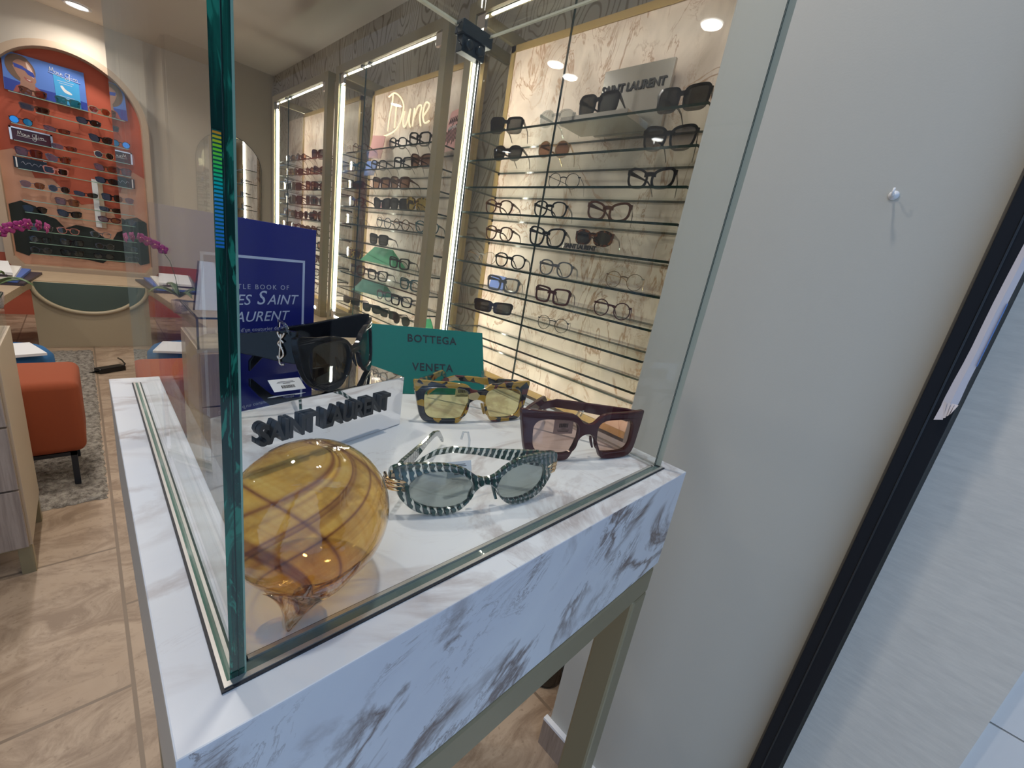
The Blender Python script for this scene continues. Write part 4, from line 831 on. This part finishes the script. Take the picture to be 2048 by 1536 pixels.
# ------------------------------------------------------------------ things inside the case
rs = empty('steel_riser', (.1367, .2127, .0004), .279); tag(rs, 'polished steel riser block with raised black letters on the marble', 'display riser')
RW, RD, RH = .191, .067, .056
MB().box((-RW/2, 0, 0), (RW/2, RD, RH), M['steel_mirror']).build('block', rs, .0004)
for wd_, xo, sz in (('SAINT', -.0395, .0265), ('LAURENT', .0315, .0265)):
    text_obj('lettering', wd_, .0245, M['letter'], face_T((xo, -.0028, .0330), (1, 0, 0), (0, 0, 1)), rs, .0024, .0007, space=.93, sx=.79 if wd_ == 'SAINT' else .80)
bk = empty('book', (.034, .277, .0006), .319); tag(bk, 'cobalt blue book standing upright behind the steel riser in the case', 'book')
BW, BH = .134, .192
b = MB(); b.box((0, 0, 0), (BW, .0025, BH), M['blue_book']); b.box((0, .014, 0), (BW, .0165, BH), M['blue_book']); b.box((0, .0025, 0), (.0025, .014, BH), M['blue_book']); b.build('cover', bk, .0004)
MB().box((.0026, .0026, .002), (BW-.003, .0139, BH-.002), M['paper']).build('pages', bk)
b = MB(); i0, i1, lw_ = .026, BW-.0125, .0023; zt_ = BH-.031; zb_ = .028
for lo, hi in (((i0, zt_-lw_), (i1, zt_)), ((i0, zb_), (i1, zb_+lw_)), ((i0, zb_), (i0+lw_, zt_)), ((i1-lw_, zb_), (i1, zt_))): b.box((lo[0], -.0003, lo[1]), (hi[0], -.00002, hi[1]), M['white_ink'])
b.build('printed_border', bk)
def btxt(s_, size, z, m_='white_ink', sh=0., sp=1., x=.5*(.026+BW-.0125), al='CENTER', sx=1.): text_obj('cover_lettering', s_, size, M[m_], face_T((x, -.00015, z), (1, 0, 0), (0, 0, 1)), bk, .0001, 0, sh, al, sp, sx)
btxt('LITTLE BOOK OF', .0062, .1335, 'grey_ink', 0, 1.35)
def caps(parts, z, x0_):
    x = x0_
    for s_, size, adv in parts: btxt(s_, size, z+(size-.0130)*.34, 'white_ink', .28, 1.02, x, 'LEFT', .98); x += adv
caps([('Y', .0185, .0105), ('VES', .0135, .0265), ('S', .0185, .0105), ('AINT', .0135, .03)], .1212, .0345)
caps([('L', .0185, .0095), ('AURENT', .0135, .03)], .1055, .0420)
btxt("L'histoire d'un couturier de légende", .0050, .0938, 'grey_ink', 0, 1.05)
gc = empty('tent_card', (.242, .343, .0004), -.362); tag(gc, 'large green tent card with black capitals standing on the marble', 'display card')
CW, CH = .164, .0845; dd = CH*math.tan(.497)
MB().add([(0, 0, 0), (CW, 0, 0), (CW, 2*dd, 0), (0, 2*dd, 0), (0, dd, CH), (CW, dd, CH)], [(0, 1, 5, 4), (2, 3, 4, 5), (1, 2, 5), (3, 0, 4), (0, 3, 2, 1)], M['green_card']).build('card', gc, .0004)
upv = (0, math.sin(.497), math.cos(.497))
for s_, h_, xx in (('BOTTEGA', .0695, .086), ('VENETA', .0335, .0865)):
    text_obj('lettering', s_, .0155, M['ink'], face_T((xx, h_*math.tan(.497)*1.0-.0003, h_), (1, 0, 0), upv), gc, .0003, .00018, 0, 'CENTER', 1.12, .95)

# amber glass bubble with a pulled tail
BC = Vector((.0700, .0655, .0422)); BR = .0420; TIPP = Vector((.0478, .0325, .0020))
ax = Vector((-.30, -.60, -.50)).normalized()
gb = empty('glass_ornament', (BC.x, BC.y, 0)); tag(gb, 'amber swirled blown-glass bubble with a twisted tail on the marble', 'glass ornament')
q_ = Vector((0, 0, 1)).rotation_difference(ax).to_matrix().to_4x4(); c0 = BC-Vector((BC.x, BC.y, 0)); TB = Matrix.Translation(c0) @ q_
nseg, nr = 96, 64; rings = []
for j in range(nr+1):
    th = .02+(PI-.04)*(1-j/nr); rings.append([(BR*math.sin(th)*math.cos(2*PI*i/nseg), BR*math.sin(th)*math.sin(2*PI*i/nseg), BR*math.cos(th)) for i in range(nseg)])
sb = MB(); sb.loft(rings, M['amber_glass'], True, True, True, TB)
sb.build('glass_body', gb, uvs=lambda co, i: (((i % nseg)/nseg) if i < nseg*(nr+1) else 0, (i//nseg)/nr))
tipl = TIPP-Vector((BC.x, BC.y, 0)); basel = c0+ax*BR*.985
tb_ = MB(); rings = []; nt = 26
side1 = ax.cross(Vector((0, 0, 1))).normalized(); 
for i in range(nt+1):
    s = i/nt; ctr = basel.lerp(tipl, s)+Vector((0, 0, .004*math.sin(PI*s))); d = (tipl-basel).normalized().lerp(ax, (1-s)*.6).normalized(); u_ = d.cross(Vector((1, .2, .1))).normalized(); v_ = d.cross(u_)
    rr = .0085*(1-s)**2.4+.0062*(1-s)**.45+.0008
    rings.append([tuple(ctr+(u_*math.cos(a)+v_*math.sin(a))*rr*(1+.17*math.cos(3*a+s*5))) for a in [2*PI*k/24 for k in range(24)]])
tb_.loft(rings, M['amber_tail'], True); tb_.build('glass_tail', gb)
for tgt, rr0 in ((Vector((.24, -.90, -.20)), .0052), (Vector((-.30, -.86, -.30)), .0045)):   # folds running up from the tail onto the bubble
    b = MB(); pts = []; rad = []; tg_ = tgt.normalized()
    for i in range(14):
        s = i/13; dirv = ax.slerp(tg_, s*1.0).normalized(); pts.append(tuple(c0+dirv*(BR+.0008*math.sin(PI*s)))); rad.append(rr0*(1-s)**.7+.0004)
    b.tube(pts, rad, M['amber_tail'], 12); b.build('glass_fold', gb)

# ------------------------------------------------------------------ hero sunglasses (plate acetate)
def plate_front(name, outer, lens_o, lc, thick, fm, parent, wrap, uvscale=None, bevel=.0009, zoff=0.):
    c = bpy.data.curves.new(name, 'CURVE'); c.dimensions = '2D'; c.fill_mode = 'BOTH'; c.extrude = thick/2-bevel; c.bevel_depth = bevel; c.bevel_resolution = 1; c.offset = -bevel
    half = outer; full = half+[(-x, y) for x, y in half[::-1] if x > 1e-6]
    full = catmull(full, 5)
    for poly in [full]+[[(s_*lc[0]+s_*x, lc[1]+y) for x, y in lens_o] for s_ in (1, -1)]:
        sp = c.splines.new('POLY'); sp.points.add(len(poly)-1); sp.use_cyclic_u = True
        for i, p in enumerate(poly): sp.points[i].co = (p[0], p[1], 0, 1)
    tmp = bpy.data.objects.new('tmp', c); COL.objects.link(tmp); dg = bpy.context.evaluated_depsgraph_get(); me = bpy.data.meshes.new_from_object(tmp.evaluated_get(dg)); bpy.data.objects.remove(tmp)
    for v_ in me.vertices:
        x, y, z = v_.co; v_.co = (x, -z+wrap*x*x, y+zoff)
    bm = bmesh.new(); bm.from_mesh(me); bmesh.ops.remove_doubles(bm, verts=bm.verts, dist=1e-6); bmesh.ops.recalc_face_normals(bm, faces=bm.faces); bm.to_mesh(me); bm.free()
    me.materials.clear(); me.materials.append(fm)
    for p in me.polygons: p.material_index = 0; p.use_smooth = False
    while me.uv_layers: me.uv_layers.remove(me.uv_layers[0])
    if uvscale:
        ul = me.uv_layers.new(name='UVMap')
        for lp in me.loops: co = me.vertices[lp.vertex_index].co; ul.data[lp.index].uv = (co.x*uvscale, co.z*uvscale)
    me.name = name; o = bpy.data.objects.new(name, me); COL.objects.link(o); o.parent = parent; return o
def hero(name, label, loc, rz, outer, lp, lc, fm, lm, thick, wrap, tl, tr, th, pitch=.10, uvs=None, tip=.002, noff=0.):
    """tl, tr: (fold, length) of the viewer-left and viewer-right temple; th: heights (hinge, end)"""
    root = empty(name, loc, rz); tag(root, label, 'sunglasses', None); S_ = .001
    out = [(x*S_, y*S_) for x, y in outer]; zmin = min(p[1] for p in out); zo = -zmin
    lo_ = superell(lp[0]*S_, lp[1]*S_, lp[2], 56, lp[3], lp[4]); a_r = lp[5]; lo_ = [(x*math.cos(a_r)-y*math.sin(a_r), x*math.sin(a_r)+y*math.cos(a_r)) for x, y in lo_]
    lc_ = (lc[0]*S_, lc[1]*S_); R = Matrix.Rotation(-pitch, 4, 'X')
    fo = plate_front('frame_front', out, lo_, lc_, thick, fm, root, wrap, uvs, zoff=zo); fo.data.transform(R)
    for s_ in (-1, 1):
        lb = MB(); k = len(lo_); rg = []
        for fr_ in (1.01, .8, .55, .3, .02): rg.append([(s_*(lc_[0]+x*fr_), 0, zo+lc_[1]+y*fr_) for x, y in lo_])
        rg = [[(x, wrap*x*x-.0008*(1-((abs(x)-lc_[0])/(lp[0]*S_))**2), z) for x, y, z in r] for r in rg]
        lb.loft(rg, lm, True, False); lb.f.append([len(lb.v)-k+i for i in range(k)]); lb.m.append(0); lb.sm.append(True)
        o = lb.build('lens', root); o.data.transform(R)
    xh = max(p[0] for p in out)-.004; zh = zo+[p[1] for p in out if p[0] > xh-.001][0]-.009
    hv = R @ Vector((xh, wrap*xh*xh+.002, zh))
    for s_, (fold, ln) in ((-1, tl), (1, tr)):
        t_b = MB(); temple_mesh(t_b, fm, hv.z, ln, th[0], th[1], th[2], s_, fold, x0=hv.x-.001, y0=hv.y, tipz=tip)
        d0 = Vector((-s_*math.sin(fold), math.cos(fold), 0)); p0 = Vector((s_*hv.x, hv.y, 0))
        t_b.build('temple', root, .0007, uvs=(lambda co, i: ((Vector(co)-p0).dot(d0)*(uvs or 1), co.z*(uvs or 1))))
        MB().box((s_*hv.x-.003, hv.y-.003, hv.z-.0035), (s_*hv.x+.003, hv.y+.002, hv.z+.0035), M['dark_metal'] if fm is not FR['green_check'] else M['gold']).build('hinge', root)
    for s_ in (-1, 1):   # nose pads
        MB().loft([[( s_*(.0085+.0045*s)*1.0+dx, thick*.5+.0012+dy, zo+lc_[1]-.001-.014*s) for dx, dy in ((-.0012, 0), (.0012, 0), (.0012, .003*math.sin(PI*min(1, s+.1))), (-.0012, .003*math.sin(PI*min(1, s+.1))))] for s in (0, .3, .6, 1)], fm, True, True, True, Matrix.Translation((s_*noff, 0, 0)) @ R).build('nose_pad', root)
    root['hinge_x'] = hv.x; return root, hv
def price_tag(parent, T, loop_pts, w_=.024, h_=.0135, flip=False):
    tg = MB().box((-w_/2, -.0002, -h_/2), (w_/2, .0002, h_/2), M['white'], T).build('price_tag', parent)
    b = MB(); random.seed(5); x = -.0055
    while x < .0055: ww = random.choice((.0003, .0005, .0008)); b.box((x, -.00035, -.001 if not flip else -.0045), (x+ww, -.00022, .0035 if not flip else -.0008), M['ink'], T); x += ww+.0004
    for q in range(3):
        z = (-.0028-q*.0013) if not flip else (.0010+q*.0013); ww = (.003, .0075, .0065)[q]; b.box((-ww, -.00035, z), (ww, -.00022, z+.00045), M['ink'], T)
    b.build('barcode', tg); MB().tube(loop_pts, .0011, M['plastic'], 8).build('tag_loop', parent)
# green chequered
GREEN = [(0, 6), (8, 8), (17, 14), (30, 19), (46, 20.5), (60, 20.5), (70, 19), (74, 16), (74, 9), (71, 3), (66, -7), (57, -16), (46, -20.5), (34, -22), (22, -19.5), (14, -13), (9, -5), (4, -1), (0, 0)]
g1, hv = hero('sunglasses', 'green and clear chequered cat-eye sunglasses with gold hinges, beside the amber bubble', (.203, .063, .0006), -.288, GREEN, (24.5, 14.8, 2.2, .0, .0, .12), (35.5, -1.5), FR['green_check'], LENS['grey'], .0050, 2.0, (.62, .128), (1.08, .122), (.015, .006, .0035), .12, 190)
for s_ in (-1, 1):
    for k in range(3): MB().tube([(s_*.0625, hv.y-.0055, hv.z-.010+k*.0034), (s_*.0715, hv.y-.0045, hv.z-.0085+k*.0034), (s_*.0752, hv.y-.001, hv.z-.0085+k*.0034), (s_*.0752, hv.y+.008, hv.z-.0085+k*.0034)], .00145, M['gold'], 8).build('gold_bar', g1)
price_tag(g1, Matrix.Translation((-.012, .030, .0215)) @ Matrix.Rotation(-.5, 4, 'X') @ Matrix.Rotation(.28, 4, 'Z'), [(-.006, .048, .040), (-.004, .050, .046), (0.0, .049, .046), (.001, .046, .040), (-.001, .040, .030)], .026, .013, True)
# tortoiseshell patchwork
TORT = [(0, 15), (8, 16.5), (16, 22), (32, 24), (55, 25), (73, 26), (76.5, 24.5), (76, 18), (72.5, 2), (68, -16), (61, -23.5), (46, -25.5), (28, -25.5), (20, -23), (14.5, -12), (10.5, -2), (5, 2), (0, 3)]
g2, hv = hero('sunglasses', 'square sunglasses in amber, black and red patchwork acetate with olive lenses', (.314, .209, .0006), -.30, TORT, (26.3, 18.6, 3.6, .0, .06, .0), (37.5, -1.5), FR['tort'], LENS['olive'], .0050, 1.5, (.62, .13), (.95, .13), (.015, .008, .0035), .12)
price_tag(g2, Matrix.Translation((-.014, .018, .033)) @ Matrix.Rotation(-.1, 4, 'X'), [(.016, .030, .048), (.015, .032, .056), (.019, .034, .056), (.020, .032, .048)], .018, .012)
# burgundy square
MAR = [(0, 13.5), (7, 15), (16, 22.5), (26, 25.5), (50, 26.5), (73, 28), (79, 28), (79, 22), (75.5, 3), (71, -16), (64, -24.5), (50, -27), (30, -27), (21, -24), (15, -12), (9.5, -2), (4.5, 1.5), (0, 2)]
g3, hv = hero('sunglasses', 'dark burgundy square sunglasses with rose brown lenses nearest the corner of the case', (.363, .079, .0006), -.385, MAR, (26.0, 18.5, 3.6, .02, .05, .0), (38.5, -.5), FR['burgundy'], LENS['rose'], .0062, 1.3, (.70, .125), (.93, .135), (.015, .011, .004), .12)
price_tag(g3, Matrix.Translation((-.026, .012, .034)) @ Matrix.Rotation(-.12, 4, 'X'), [(-.018, .004, .050), (-.018, .001, .0565), (-.013, .001, .0565), (-.013, .004, .050)], .024, .016)
# black cat-eye on the riser
BLK = [(0, 8), (8, 9.5), (18, 17), (34, 22), (52, 23.5), (66, 26), (74, 26), (75, 18), (73, 5), (69, -8), (62, -18), (51, -25), (38, -27), (26, -24), (16, -14), (9, -3), (4, 0), (0, 1)]
g4, hv = hero('sunglasses', 'glossy black cat-eye sunglasses with a gold monogram, on the polished steel riser', (.1745, .2420, .0568), .72, BLK, (27.0, 18.5, 2.8, .10, .05, .0), (38, -1.5), FR['black'], LENS['dark'], .0055, 2.6, (-.12, .098), (1.02, .125), (.027, .014, .0042), .10)
b = MB(); mono = [[(0, .011), (.0, .003), (.0015, .001)], [(-.003, .012), (0, .008), (.003, .012)], [(.0025, .005), (0, .0065), (-.0022, .004), (.0015, .0), (.0022, -.004), (-.001, -.007), (-.0028, -.005)], [(-.0005, .002), (-.0008, -.010), (.003, -.0105)]]
for st in mono: b.tube([(-hv.x-.0040, hv.y+.011-x, hv.z-.002+z*1.15) for x, z in catmull([(a, c) for a, c in st], 4, False)], .0009, M['rosegold'], 7)
b.build('gold_monogram', g4)
price_tag(g4, Matrix.Translation((-.058, .035, .0045)) @ Matrix.Rotation(-.62, 4, 'Z') @ Matrix.Rotation(-1.15, 4, 'X'), [(-hv.x-.002, .024, hv.z+.010), (-hv.x-.004, .027, hv.z+.019), (-hv.x-.002, .033, hv.z+.021), (-hv.x+.002, .036, hv.z+.015)], .026, .015, True)
